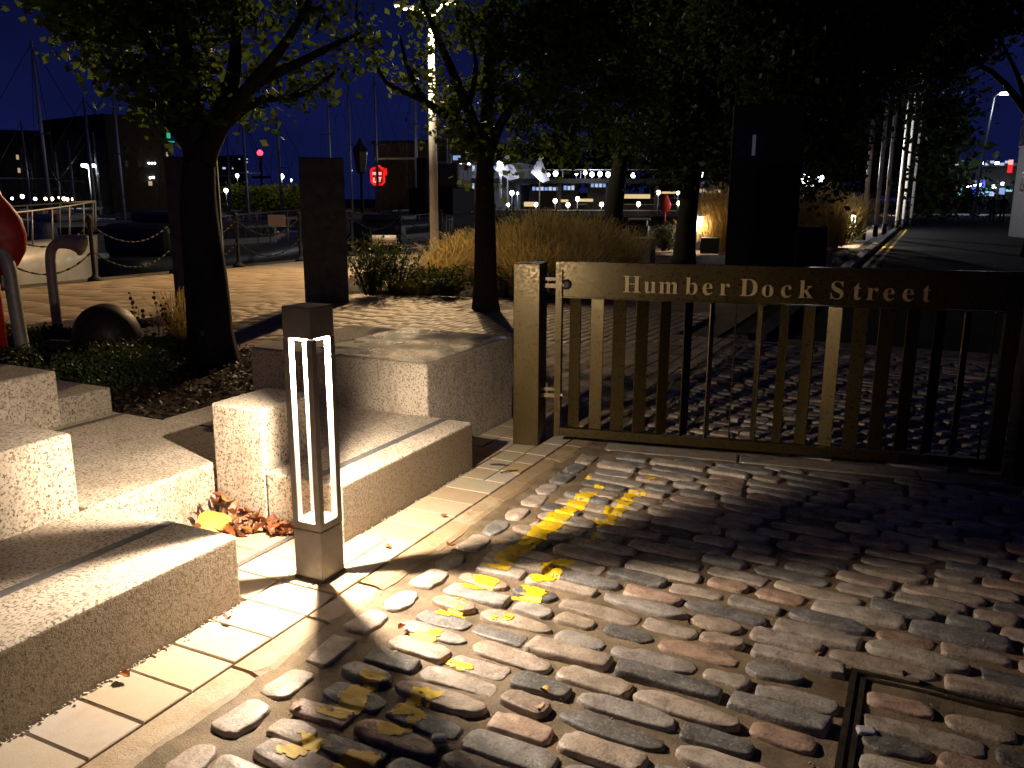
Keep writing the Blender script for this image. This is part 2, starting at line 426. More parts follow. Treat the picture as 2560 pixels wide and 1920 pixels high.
while y < 8.8:
    x = -1.515 + random.uniform(-.03, .02) + (row % 2)*random.choice((-.01, .03))
    while x < 3.1:
        v = random.choice(VAR); L = v[0]; gap = random.uniform(.014, .034)
        cx = x+L/2; cy = y+math.tan(TILT)*(cx+1.5)+random.uniform(-.006, .006)
        x += L+gap
        ty = thresh_y(cx)
        if abs(cy-ty-.08) < .135: continue
        dz = 0.0
        if cx+L/2 > -.10 and cy < 2.63:                 # infilled cover lies a little lower, edged with steel
            if cy > 2.53: continue
            if cx-L/2 < -.03:
                room = -.105-(cx-L/2)
                if cx+L/2 > -.105 and room > .10:
                    v = min(VAR, key=lambda q: abs(q[0]-room+.015)); cx = cx-L/2+v[0]/2; x = -.035
                    if v[0] > room: continue
                else: x = -.03
                if cx+L/2 > -.105: continue
            dz = -.003
        stones.append((v, cx, cy, dz+random.uniform(-.006, .006), TILT+R(random.uniform(-3, 3))+(math.pi if random.random() < .5 else 0), pickcol()))
    y += random.uniform(.100, .112); row += 1
y = .7
while y < 8.5:
    v = random.choice(HEAD); L = v[0]
    if not (4.36 < y+L/2 < 4.72):
        stones.append((v, -1.615+random.uniform(-.012, .012), y+L/2, random.uniform(-.004, .004), math.pi/2+R(random.uniform(-6, 6)), pickcol()))
    y += L+random.uniform(.018, .05)
def vis(st):
    X, Y, d = proj((st[1], st[2], 0.01))
    if d < .1 or X < -120 or X > 2680 or Y > 2010 or Y < 560: return 0
    hide = .25 if st[2] > 4.6 else 1
    return st[0][0]*st[0][1]/(d**3)*hide
stones.sort(key=vis, reverse=True)
PB_V = [MORT_V]; PB_F = [tuple(f) for f in MORT_F]; off = len(MORT_V)   # for draping the paint
for i, (v, x, yy, z, rz, c) in enumerate(stones[:285]):
    o = link('cobble', v[2], street, (x, yy, z), (R(random.uniform(-1.6, 1.6)), R(random.uniform(-1.2, 1.2)), rz)); o.color = (*c, 1)
    if x < -.95 and yy < 4.4:
        M = Matrix.Translation((x, yy, z)) @ o.rotation_euler.to_matrix().to_4x4()
        vv = np.array([M @ Vector(p) for p in v[3]]); PB_V.append(vv); PB_F += [tuple(k+off for k in f) for f in v[4]]; off += len(vv)
BV = []; BF = []; BC = []; o2 = 0
for v, x, yy, z, rz, c in stones[285:]:
    ca, sa = math.cos(rz), math.sin(rz); p = v[3]
    q = np.stack([p[:,0]*ca-p[:,1]*sa+x, p[:,0]*sa+p[:,1]*ca+yy, p[:,2]+z], 1); BV.append(q); BC.append(np.tile(c, (len(q), 1)))
    for f in v[4]: BF.append(tuple(k+o2 for k in (f if len(f) == 4 else (f[0], f[1], f[2], f[2]))))
    if x < -.95 and yy < 4.4:
        PB_V.append(q); PB_F += [tuple(k+off for k in f) for f in v[4]]; off += len(q)
    o2 += len(q)
me = bpy.data.meshes.new('cobbles_beyond'); me.from_pydata(np.concatenate(BV).tolist(), [], [f if f[2] != f[3] else f[:3] for f in BF]); me.polygons.foreach_set('use_smooth', [True]*len(BF))
a = me.color_attributes.new('Col', 'FLOAT_COLOR', 'POINT'); cc = np.ones((o2, 4), np.float32); cc[:, :3] = np.concatenate(BC); a.data.foreach_set('color', cc.ravel()); me.materials.append(COBS)
tag(link('cobbles_beyond', me, street), kind='stuff')

# threshold stones under the gate
gv = []
x = -1.60
while x < 2.6:
    L = random.uniform(.75, .95); y0 = thresh_y(x); ang = math.atan(.1485)
    mb = MB().rbox(0, L-.012, 0, .15, -.1, .006, .008, 2)
    o = mb.build('threshold_stone', KERB, street, (x, y0, random.uniform(-.002, .003)), (0, 0, ang)); o.color = (.25, .24, .215, 1); x += L*math.cos(ang)

# steel-edged cover frame
mb = MB().box(-.085, -.067, .9, 2.60, -.05, .010).box(-.055, -.040, .9, 2.575, -.05, .008).box(-.085, 2.4, 2.602, 2.616, -.05, .008).box(-.038, 2.4, 2.572, 2.586, -.05, .006)
mb.build('cover_frame', simple('worn_cover_steel', (.10, .085, .06), .34, .7, .4, 16, .25, 150), street)

# worn double yellow lines, draped over the stones
bvh = BVHTree.FromPolygons(np.concatenate(PB_V).tolist(), PB_F)
YP = [
[(-1.419,3.766),(-1.36,3.773),(-1.36,3.66),(-1.349,3.565),(-1.366,3.461),(-1.355,3.316),(-1.359,3.243),(-1.346,3.207),(-1.376,3.179),(-1.358,3.12),(-1.372,3.022),(-1.377,2.873),(-1.359,2.757),(-1.364,2.738),(-1.455,2.736),(-1.463,2.818),(-1.462,2.915),(-1.473,2.947),(-1.454,3.033),(-1.46,3.123),(-1.467,3.217),(-1.46,3.308),(-1.468,3.426),(-1.425,3.511),(-1.454,3.595),(-1.436,3.691)],
[(-1.517,3.966),(-1.511,4.006),(-1.48,3.981),(-1.485,3.939)],
[(-1.426,3.854),(-1.41,3.885),(-1.371,3.871),(-1.37,3.84),(-1.398,3.835)],
[(-1.253,3.853),(-1.163,3.89),(-1.146,3.854),(-1.194,3.777),(-1.156,3.712),(-1.161,3.644),(-1.147,3.603),(-1.157,3.52),(-1.157,3.401),(-1.194,3.347),(-1.227,3.366),(-1.201,3.394),(-1.259,3.409),(-1.26,3.438),(-1.208,3.427),(-1.197,3.47),(-1.253,3.534),(-1.266,3.616),(-1.217,3.648),(-1.251,3.698),(-1.237,3.773)],
[(-1.198,3.227),(-1.187,3.26),(-1.158,3.241),(-1.174,3.21)],
[(-1.202,3.166),(-1.189,3.185),(-1.172,3.154),(-1.185,3.148)],
[(-1.212,3.103),(-1.175,3.109),(-1.183,3.079)],
[(-1.234,4.139),(-1.216,4.138),(-1.195,4.109),(-1.154,4.1),(-1.191,4.056)],
[(-1.279,2.958),(-1.167,2.967),(-1.159,2.947),(-1.176,2.91),(-1.261,2.896)],
[(-1.272,2.867),(-1.246,2.883),(-1.167,2.853),(-1.159,2.791),(-1.163,2.736),(-1.186,2.725),(-1.223,2.696),(-1.267,2.753),(-1.243,2.771),(-1.208,2.767),(-1.209,2.799),(-1.247,2.812)],
[(-1.467,2.663),(-1.422,2.67),(-1.359,2.664),(-1.347,2.644),(-1.353,2.575),(-1.403,2.539),(-1.463,2.555),(-1.466,2.584),(-1.411,2.596),(-1.444,2.622)],
[(-1.46,2.472),(-1.389,2.483),(-1.379,2.446),(-1.427,2.45)],
[(-1.452,2.377),(-1.399,2.385),(-1.375,2.415),(-1.34,2.352),(-1.444,2.326)],
[(-1.217,2.431),(-1.181,2.431),(-1.182,2.387),(-1.203,2.394)],
[(-1.256,2.402),(-1.232,2.406),(-1.227,2.382),(-1.244,2.378)],
[(-1.406,2.2),(-1.388,2.234),(-1.355,2.243),(-1.351,2.18),(-1.369,2.167),(-1.455,2.168),(-1.459,2.187)],
[(-1.263,2.095),(-1.228,2.105),(-1.157,2.097),(-1.154,2.071),(-1.192,2.062),(-1.25,2.072)],
[(-1.44,2.055),(-1.393,2.067),(-1.384,2.056),(-1.424,2.044)],
[(-1.444,1.906),(-1.363,1.909),(-1.354,1.871),(-1.369,1.825),(-1.347,1.793),(-1.338,1.743),(-1.356,1.677),(-1.447,1.677),(-1.455,1.709),(-1.414,1.717),(-1.425,1.766),(-1.453,1.777),(-1.438,1.816),(-1.428,1.867)],
[(-1.249,1.894),(-1.21,1.91),(-1.149,1.903),(-1.161,1.873),(-1.171,1.853),(-1.215,1.846),(-1.159,1.809),(-1.148,1.797),(-1.164,1.744),(-1.146,1.71),(-1.157,1.678),(-1.207,1.658),(-1.242,1.683),(-1.251,1.706),(-1.186,1.722),(-1.178,1.748),(-1.2,1.783),(-1.233,1.766),(-1.244,1.755),(-1.254,1.797),(-1.25,1.853)],
[(-1.269,2.668),(-1.164,2.675),(-1.148,2.639),(-1.148,2.567),(-1.261,2.568),(-1.265,2.588),(-1.213,2.606)],
[(-1.248,1.587),(-1.163,1.599),(-1.152,1.576),(-1.152,1.526),(-1.241,1.482),(-1.255,1.539)],
[(-1.438,1.591),(-1.344,1.594),(-1.33,1.569),(-1.342,1.51),(-1.36,1.48),(-1.428,1.483),(-1.432,1.499),(-1.384,1.527),(-1.4,1.566)],
]
def inside(x, y, P):
    r = False; j = len(P)-1
    for i in range(len(P)):
        (xi, yi), (xj, yj) = P[i], P[j]
        if (yi > y) != (yj > y) and x < (xj-xi)*(y-yi)/(yj-yi)+xi: r = not r
        j = i
    return r
ST = .0065
for P in YP:
    xs = [p[0] for p in P]; ys = [p[1] for p in P]; vs = []; fs = []; idx = {}
    nx = int((max(xs)-min(xs))/ST)+2; ny = int((max(ys)-min(ys))/ST)+2
    def vert(i, j):
        if (i, j) in idx: return idx[i, j]
        x = min(xs)+i*ST; y = min(ys)+j*ST; h = bvh.ray_cast(Vector((x, y, .3)), Vector((0, 0, -1)))
        z = h[0].z if h[0] else 0.0
        vs.append((x, y, z+.0028)); idx[i, j] = len(vs)-1; return idx[i, j]
    for i in range(nx):
        for j in range(ny):
            x = min(xs)+(i+.5)*ST; y = min(ys)+(j+.5)*ST
            wx = .010*noise.noise(Vector((x*60, y*60, 0))); wy = .010*noise.noise(Vector((x*60, y*60, 5)))
            if not inside(x+wx, y+wy, P): continue
            if noise.noise(Vector((x*45, y*45, 11))) > .52: continue
            q = (vert(i, j), vert(i+1, j), vert(i+1, j+1), vert(i, j+1)); zz = [vs[k][2] for k in q]
            if max(zz)-min(zz) < .020: fs.append(q)
    if not fs: continue
    me = bpy.data.meshes.new('yellow_paint'); me.from_pydata(vs, [], fs); me.polygons.foreach_set('use_smooth', [True]*len(fs)); me.materials.append(YEL)
    o = link('yellow_paint', me, street)
for xx in (-1.31, -1.10):        # the same lines far up the street
    MB().box(xx, xx+.09, 19.5, 48, -.05, -.045).build('yellow_paint', YEL, street)
road = poly_sheet('road', [(-1.74, 9.2), (12, 9.2), (12, 300), (-1.74, 300)], -.052, ROAD)
poly_sheet('road_near', [(3.4, -6), (12, -6), (12, 9.2), (3.4, 9.2)], -.052, ROAD)
kerb = tag(empty('kerb'), kind='structure')
y = .35; k = 0
while y < 9:
    L = random.choice((.30, .42, .55, .7, .36)); wv = random.uniform(.118, .136)
    mb = MB(); bm_n = 7; nsd = random.uniform(0, 50)
    xs0, xs1 = -1.845, -1.845+wv
    vs = []; fs = []
    for j in range(bm_n+1):
        t = j/bm_n; yy = .008+t*(L-.016); e0 = .004*noise.noise(Vector((nsd, yy*9, 0))); e1 = .012*noise.noise(Vector((nsd+9, yy*9, 0)))
        endr = .02*max(0, 1-min(t, 1-t)*bm_n)
        for (xx, zz) in ((xs0+e0, -.08), (xs0+e0+.002, .0), (xs0+.012, .009), ((xs0+xs1)/2, .009+.004*noise.noise(Vector((nsd, yy*7, 3)))), (xs1-.02-endr+e1, .008), (xs1-endr*.6+e1, -.002), (xs1+e1, -.08)): vs.append((xx, y+yy, zz))
    for j in range(bm_n):
        for q in range(6): fs.append((j*7+q, j*7+q+1, (j+1)*7+q+1, (j+1)*7+q))
    fs.append(tuple(range(6, -1, -1))); fs.append(tuple(bm_n*7+q for q in range(7)))
    mb.add(vs, fs, False); o = mb.build('kerb_stone', KERB, kerb)
    o.color = (*random.choice(((.34,.255,.155), (.38,.30,.205), (.29,.215,.135), (.25,.24,.225), (.40,.315,.215))), 1); y += L; k += 1
mb = MB()
for i in range(52): mb.box(-1.62, -1.42, 9+i*1.8, 9+i*1.8+1.78, -.06, .07)
tag(mb.build('far_kerb', simple('dark_far_kerb', (.05, .046, .04), .6, 0, .2, 4), kerb), kind='stuff')

# ------------------------------------------------------------------ sandstone pavement
pavement = tag(empty('pavement'), kind='structure')
poly_sheet('pavement_bed', [(-2.95, .2), (-1.72, .2), (-1.72, 9), (-2.95, 9)], -.012, MORTAR).parent = pavement
SC = [(.41,.335,.245), (.38,.28,.165), (.44,.38,.31), (.37,.27,.17), (.40,.33,.255), (.38,.305,.215)]
def chamfer_box(name, L, Wd, H, ch, mat):
    x, y2 = L/2, Wd/2
    vs = [(-x,-y2,-H),(x,-y2,-H),(x,y2,-H),(-x,y2,-H),(-x,-y2,-ch),(x,-y2,-ch),(x,y2,-ch),(-x,y2,-ch),(-x+ch,-y2+ch,0),(x-ch,-y2+ch,0),(x-ch,y2-ch,0),(-x+ch,y2-ch,0)]
    fs = [(0,1,5,4),(1,2,6,5),(2,3,7,6),(3,0,4,7),(4,5,9,8),(5,6,10,9),(6,7,11,10),(7,4,8,11),(8,9,10,11)]
    me = bpy.data.meshes.new(name); me.from_pydata(vs, [], fs); me.materials.append(mat); return me, np.array(vs), fs
SMESH = {}
def slab(x0, x1, y0, y1, gap=.0035, z=.004):
    key = (round(x1-x0, 3), round(y1-y0, 3))
    if key not in SMESH: SMESH[key] = chamfer_box('paving_slab', x1-x0-2*gap, y1-y0-2*gap, .05, .003, SLAB)[0]
    o = link('paving_slab', SMESH[key], pavement, ((x0+x1)/2, (y0+y1)/2, z+random.uniform(-.0018, .0018)), (R(random.uniform(-.15, .15)), R(random.uniform(-.15, .15)), 0))
    o.color = (*[v*random.uniform(.93, 1.05) for v in random.choice(SC)], 1)
for i in range(11): slab(-2.125, -1.85, .375+.175*i, .375+.175*(i+1))           # along the low bench, up to y 2.30
for i in range(11):                                                            # alcove and foot of the benches
    y0 = 2.30+.175*i
    if i < 3:
        slab(-2.125, -1.985, y0, y0+.175); slab(-1.985, -1.85, y0, y0+.175)
        slab(-2.355, -2.125, y0, y0+.175)
        for (a, b) in ((-2.62, -2.385), (-2.86, -2.62)): slab(a, b, y0, y0+.175)
    elif i < 8: slab(-2.12, -1.85, y0, y0+.175)
    else: slab(-2.12, -1.975, y0, y0+.175); slab(-1.975, -1.85, y0, y0+.175)
for i in range(1): 
    slab(-2.355, -2.125, 2.125, 2.30); slab(-2.62, -2.385, 2.125, 2.30); slab(-2.86, -2.62, 2.125, 2.30)
for i in range(20):
    y0 = 4.225+.235*i
    for (a, b) in ((-2.40, -2.265), (-2.265, -2.125), (-2.125, -1.985), (-1.985, -1.85)): slab(a, b, y0, y0+.235)
for i in range(2): slab(-2.40, -2.125, 3.87+.175*i, 3.87+.175*(i+1))
MB().box(-2.383, -2.357, 2.13, 2.70, -.03, .006).build('drain_strip', STEELSTRIP, pavement)

# ------------------------------------------------------------------ plaza setts
BED1 = [(-9.3, 5.9), (-8.6, 7.1), (-7.9, 6.7), (-7.0, 6.45), (-6.1, 6.06), (-5.1, 5.95), (-4.9, 5.5), (-3.05, 4.95), (-3.05, 3.9), (-3.7, 3.9), (-4.1, 3.2), (-4.2, 2.9), (-7.2, 2.2), (-9.3, 3.4)]
BED2 = [(-8.1, 10.45), (-6.4, 11.2), (-4.9, 12.0), (-3.4, 13.0), (-3.0, 19.0), (-4.5, 22), (-8.6, 20), (-9.6, 15.5), (-9.7, 12.9)]
cand = []
x = -8.4
while x < -2.42:
    y = 4.2+random.uniform(0, .3)
    while y < 10.6:
        L = random.uniform(.19, .34); cx, cy = x+.05, y+L/2; y += L+.006
        if inside(cx, cy, BED1) or inside(cx, cy, BED2): continue
        if -3.95 < cx < -2.38 and cy < 5.05: continue
        if math.hypot(cx+5.29, cy-9.98) < .42: continue
        X, Y, d = proj((cx, cy, 0)); 
        cand.append(((1/d**2.2 if 380 < X < 1700 else 0), cx, cy, L))
    x += .104
cand.sort(reverse=True)
PCOL = [(.34,.268,.188), (.325,.25,.17), (.345,.28,.205), (.315,.245,.168), (.335,.26,.18), (.30,.24,.172)]
PM = {}
BV = []; BF = []; BC = []; o2 = 0
for i, (sc, cx, cy, L) in enumerate(cand):
    f_ = random.uniform(.94, 1.05); c = tuple(v*f_ for v in random.choice(PCOL)); q = round(L/.03)*.03
    if q not in PM: PM[q] = chamfer_box('plaza_sett', q, .099, .05, .002, SLAB)
    me, vv, ff = PM[q]; z = .001+random.uniform(-.001, .001)
    if i < 270:
        o = link('plaza_sett', me, plaza, (cx, cy, z), (R(random.uniform(-.12, .12)), R(random.uniform(-.12, .12)), math.pi/2)); o.color = (*c, 1)
    else:
        w2 = np.stack([-vv[:,1]+cx, vv[:,0]+cy, vv[:,2]+z], 1); BV.append(w2); BC.append(np.tile(c, (12, 1))); BF += [tuple(k+o2 for k in f) for f in ff]; o2 += 12
x = DOCKX+.36
while x < -8.45:
    y = -1+random.uniform(0, .5)
    while y < 24:
        L = random.uniform(.45, .85); cx, cy = x+.15, y+L/2; y += L+.01
        if inside(cx, cy, BED1) or inside(cx, cy, BED2): continue
        f_ = random.uniform(.93, 1.05); c = tuple(v*f_ for v in random.choice(PCOL)); vv = PM[q][1]*np.array([L/q, .29/.098, 1])
        w2 = np.stack([-vv[:,1]+cx, vv[:,0]+cy, vv[:,2]+.001+random.uniform(-.002, .002)], 1); BV.append(w2); BC.append(np.tile(c, (12, 1))); BF += [tuple(k+o2 for k in f) for f in PM[q][2]]; o2 += 12
    x += .30
tag(link('plaza_setts_beyond', np_mesh('plaza_setts_beyond', np.concatenate(BV), np.array(BF), SLABS, np.concatenate(BC)), plaza), kind='stuff')
poly_sheet('sett_bed', [(-9, 2), (-2.42, 2), (-2.42, 11), (-9, 11)], -.007, MORTAR).parent = plaza

# ================================================================== GRANITE SEATING
def block(label, boxes, name='granite_block', cat='stone block', group='granite seating blocks', top=None, rough=(), strips=(), bev=.016):
    x0, x1, y0, y1, z0, z1 = boxes
    cx, cy = (x0+x1)/2, (y0+y1)/2
    o = MB().rbox(x0-cx, x1-cx, y0-cy, y1-cy, z0, z1, bev, 3).build(name, GRAN, None, (cx, cy, 0))
    me = o.data; me.materials.append(GRANR); me.materials.append(top or GRAN)
    for p in me.polygons:
        n = p.normal
        if '+x' in rough and n.x > .9: p.material_index = 1
        if top and n.z > .9: p.material_index = 2
    me.polygons.foreach_set('use_smooth', [True]*len(me.polygons)); me.update()
    bm = bmesh.new(); bm.from_mesh(me)
    for e_ in bm.edges: e_.smooth = True
    bm.to_mesh(me); bm.free()
    m = o.modifiers.new('wn', 'WEIGHTED_NORMAL'); m.keep_sharp = True
    tag(o, label, cat, group)
    for (a, b, c, d) in strips:
        MB().box(a-cx, b-cx, c-cy, d-cy, z1-.02, z1+.0015).build('inlay_strip', INLAY, o)
    return o
bA = block('low granite bench in front with a dark inlaid strip, rough street face', (-2.855, -2.13, -.6, 2.105, -.05, .262), rough='+x', strips=[(-2.462, -2.42, -.58, 2.09)])
bB = block('pale square block standing behind the strip of the front low bench, at left edge', (-3.75, -2.91, .9, 2.06, -.05, .556), group=None)
bC = block('broad low slab between the tall bright cube and the left block, strip at its back', (-4.10, -2.872, 2.064, 3.17, -.05, .252), strips=[(-4.02, -3.975, 2.09, 3.15)])
bC2 = block('low slab behind the tall bright cube, along the bark mulch edge', (-3.72, -2.86, 3.178, 3.85, -.05, .250))
bD = block('tall bright granite cube just behind the lit bollard', (-2.850, -2.548, 2.705, 3.07, -.05, .542))
bE2 = block('low slab filling the corner behind the tall bright cube and the bollard', (-2.853, -2.547, 3.074, 3.86, -.05, .258))
bE = block('low bench beyond the bollard with a dark inlaid strip near its front edge', (-2.543, -2.125, 2.70, 3.86, -.05, .262), rough='+x', strips=[(-2.315, -2.272, 2.715, 3.845)])
bF = block('large granite block beside the gate post with damp shiny top', (-3.30, -2.42, 3.865, 4.95, -.05, .556), top=GRAN_WET_SHADED)
bF2 = block('granite slab top left of the shiny block, behind the bollard cap', (-3.70, -3.306, 3.866, 4.90, -.05, .550), group=None)
bG1 = block('upper granite block at far left on top of the slab', (-5.0, -4.11, 1.9, 2.86, -.05, .545))
bG2 = block('small granite block half under the green shrub', (-4.90, -4.42, 2.96, 3.42, -.05, .31), bev=.014)

# ================================================================== BOLLARD LIGHTS
def make_bollard():
    t = thing('bollard_light', '', 'bollard')
    h = .066; w_ = .0250
    MB().rbox(-h, h, -h, h, 0, .205, .002, 1).build('base', ALU, t)
    MB().box(-h-.003, h+.003, -h-.003, h+.003, 0, .012).build('foot_plate', DARKSTEEL, t)
    mb = MB()
    for sx in (-1, 1):
        for sy in (-1, 1):
            pass
    mb.box(-h, h, -h, -h+.006, .208, .236); mb.box(-h, h, h-.006, h, .208, .236); mb.box(-h, -h+.006, -h+.006, h-.006, .208, .236); mb.box(h-.006, h, -h+.006, h-.006, .208, .236)
    mb.build('lower_frame', ALU, t)
    MB().box(-h+.007, h-.007, -h+.007, h-.007, .209, .232).build('tray', ALU_IN, t)
    for sx in (-1, 1):
        for sy in (-1, 1):
            x0, x1 = sorted((sx*h, sx*(h-w_))); y0, y1 = sorted((sy*h, sy*(h-w_)))
            q = MB().box(x0, x1, y0, y1, .236, .945).build('corner_post', ALU, t)
            i0, i1 = sorted((sx*(h-w_-.0004), sx*(h-w_-.0016))); j0, j1 = sorted((sy*(h-w_-.0004), sy*(h-w_-.0016)))
            o0, o1 = sorted((sx*(h-.001), sx*(h-w_-.0016))); k0, k1 = sorted((sy*(h-.001), sy*(h-w_)))
            MB().box(i0, i1, k0, k1, .238, .943).box(o0, o1, j0, j1, .238, .943).build('post_lining', ALU_IN, q)
    MB().rbox(-h, h, -h, h, .947, 1.062, .003, 1).build('cap', ALU, t)
    MB().box(-.045, .045, -.045, .045, .936, .9465).build('led_panel', E_LED, t)
    return t
bol = make_bollard()
def lit(b, watt, col=(1, .83, .64), rad=.011):
    point('led_glow', b, (-.008, .003, .916), watt*.42, col, rad)
    d = bpy.data.lights.new('led_panel_glow', 'AREA'); d.shape = 'DISK'; d.size = .014; d.energy = watt*.60; d.color = col      # the downward panel itself
    o = bpy.data.objects.new('led_panel_glow', d); C.objects.link(o); o.location = (-.008, .003, .930); o.parent = b
bol.location = (-2.020, 2.415, .004); bol.rotation_euler = (0, 0, 0)
tag(bol, 'tall square bollard light glowing white beside the granite seating, nearest one', 'bollard', 'lit square bollards along the pavement')
others = [(hplace(1751, 25.3), 'lit bollard among the bright yellow grass clumps'), (hplace(2137, 30.0), 'lit bollard on the pale pavement before the white flagpoles'),
          (hplace(2245, 92), 'small distant lit bollard right of the white flagpoles'), (hplace(2275, 128), 'farthest tiny lit bollard beyond the flagpoles')]
for p, lab in others:
    c = copy_tree(bol); c.location = p; c['label'] = lab
    lit(c, 115 if p.y < 40 else 120)
lit(bol, 120)

# ================================================================== GATE
GA = R(11); gu = Vector((math.cos(GA), math.sin(GA), 0))
gate = thing('street_gate', 'bronze metal gate across the street with raised street name letters', 'gate', (-1.91, 4.47, 0), GA)
fr = MB()
D = .05
fr.box(0, .036, 0, D, .055, 1.094).build('stile', BRONZE, gate)
MB().box(2.35, 2.42, 0, D, .05, 1.098).build('stile', BRONZE, gate)
MB().box(.037, 2.349, .0015, D-.0015, 1.047, 1.096).build('top_rail', BRONZE, gate)
MB().box(.037, 2.349, .0015, D-.0015, .057, .108).build('bottom_rail', BRONZE, gate)
MB().box(.037, 2.349, .010, D-.006, .888, .894).build('panel_ledge', BRONZE, gate)
MB().box(.037, 2.349, .020, .030, .895, 1.0465).build('name_panel', BRONZE, gate)
for k in range(18):
    u = .115+.129*k; a = R(5.7+16*(k-1)-11)
    sl = MB().rbox(-.038, .038, -.004, .004, .112, .886, .0015, 1).build('slat', BRONZE, gate, (u, .025, 0), (0, 0, a))
def bold(ch):
    return chr(0x1D400+ord(ch)-65) if ch.isupper() else chr(0x1D41A+ord(ch)-97)
LET = [('H',.388),('u',.505),('m',.590),('b',.735),('e',.830),('r',.922),('D',1.030),('o',1.146),('c',1.246),('k',1.338),('S',1.500),('t',1.612),('r',1.680),('e',1.762),('e',1.855),('t',1.950)]
for ch, u in LET:
    cu = bpy.data.curves.new('letter', 'FONT'); cu.body = bold(ch); cu.size = .138; cu.extrude = .004; cu.offset = -.0006; cu.resolution_u = 6
    tmp = bpy.data.objects.new('tmp', cu); C.objects.link(tmp); dg = bpy.context.evaluated_depsgraph_get()
    me = bpy.data.meshes.new_from_object(tmp.evaluated_get(dg)); bpy.data.objects.remove(tmp)
    me.materials.clear(); me.materials.append(LETTER)
    mnx = min((v.co.x for v in me.vertices), default=0)
    for v in me.vertices: v.co.x -= mnx
    link('letter', me, gate, (u, .0145, .931), (R(90), 0, 0))
MB().lathe([(.001, 0), (.03, 0), (.03, .006), (.012, .010), (.001, .010)], 16).build('hinge_disc', DARKSTEEL, gate, (.06, .0195, .965), (R(90), 0, 0))
for z in (.30, .955):
    hb = MB().box(-.115, .0, .014, .036, z-.012, z+.012).box(-.115, .0, .014, .036, z+.030, z+.048).tube([(-.05, .025, z-.03), (-.05, .025, z+.075)], .009, 8)
    hb.build('hinge', simple('hinge_steel', (.16, .13, .08), .4, .5, .2, 30), gate)
    MB().ball((.045, .004, z+.01), .010, 6).build('bolt', STAIN, gate)
dv = MB()
for i in range(110):
    x = random.uniform(.1, 1.2) if random.random() < .65 else random.uniform(.1, 2.3)
    dv.ball((x, random.uniform(.008, .042), 1.0965), random.uniform(.002, .005), 4, .5)
tag(dv.build('water_droplets', simple('rain_water', (.5, .5, .52), .03, .9, .02, 3), gate), kind='stuff')
gp1 = tag(MB().rbox(-.078, .078, -.10, .10, 0, 1.085, .004, 2).build('gate_post', BRONZE, None, (-2.072, 4.475, 0), (0, 0, GA)), 'square bronze gate post at the hinge side beside the granite block', 'gate post', 'gate posts')
gpp = Vector((-1.91, 4.47, 0))+gu*2.53
tag(MB().rbox(-.078, .078, -.10, .10, 0, 1.11, .004, 2).build('gate_post', BRONZE, None, gpp, (0, 0, GA)), 'dark gate post at the closing end of the gate, right edge', 'gate post', 'gate posts')

# ================================================================== LEAVES AND LITTER
def leaf_mesh(L, Wd, curl, seed, fold=.25):
    rs = random.Random(seed); n = 7; vs = []; fs = []
    for i in range(n+1):
        t = i/n; w = Wd*math.sin(math.pi*min(1, t*.92+.04))**.75*(1+.35*math.sin(t*17+seed)*(.5))
        x = L*(t-.5); zc = curl*L*(t-.5)**2*2.5+rs.uniform(-.002, .002)
        for j, s in enumerate((-1, -.5, 0, .5, 1)):
            vs.append((x, s*w/2+rs.uniform(-.001, .001), zc+abs(s)*w*fold+(rs.uniform(-.002, .002) if j != 2 else 0)))
    for i in range(n):
        for j in range(4): fs.append((i*5+j, i*5+j+1, (i+1)*5+j+1, (i+1)*5+j))
    me = bpy.data.meshes.new('leaf'); me.from_pydata(vs, [], fs); me.polygons.foreach_set('use_smooth', [True]*len(fs)); me.materials.append(DRYLEAF); return me
LM = [leaf_mesh(random.uniform(.045, .085), random.uniform(.022, .045), random.uniform(-.5, .9), k, random.uniform(-.3, .6)) for k in range(12)]
LCOL = [(.26,.085,.018), (.20,.06,.016), (.33,.14,.03), (.24,.11,.05), (.13,.05,.018), (.30,.125,.065)]
pile = thing('leaf_pile', 'heap of dry brown and orange leaves in the corner between the granite blocks', 'leaf pile', (-2.68, 2.52, 0))
for i in range(90):
    t = random.random(); u = random.random()**1.5
    x = -2.84+.46*t; y = 2.685-u*(.26*(1-t)+.04); h = .09*(1-u)*(1-t*.85)
    o = link('leaf', random.choice(LM), pile, (x+2.68, y-2.52, .012+h*random.random()+.008), (R(random.uniform(-55, 55)), R(random.uniform(-50, 50)), random.uniform(0, 6.28)))
    o.color = (*random.choice(LCOL), 1)
yl = thing('yellow_leaf', 'large bright yellow leaf leaning on top of the leaf heap', 'leaf', (-2.70, 2.53, .055))
nn = 14; vs = [(0, 0, .006)]; 
for j in range(nn):
    a = 2*math.pi*j/nn; r = .072*(1+.16*math.sin(3*a+.6)+.07*math.sin(7*a)); vs.append((r*math.cos(a), r*.8*math.sin(a), .012*math.sin(2*a)))
me = bpy.data.meshes.new('blade'); me.from_pydata(vs, [], [(0, j+1, (j+1) % nn+1) for j in range(nn)]); me.polygons.foreach_set('use_smooth', [True]*nn); me.materials.append(DRYLEAF)
o = link('blade', me, yl, (0, 0, 0), (R(46), R(10), R(28))); o.color = (.58, .34, .045, 1)
MB().tube([(.03, -.04, -.03), (.08, -.07, -.045)], .0018, 5).build('leaf_stalk', simple('leaf_stalk', (.4, .2, .05), .6), yl)
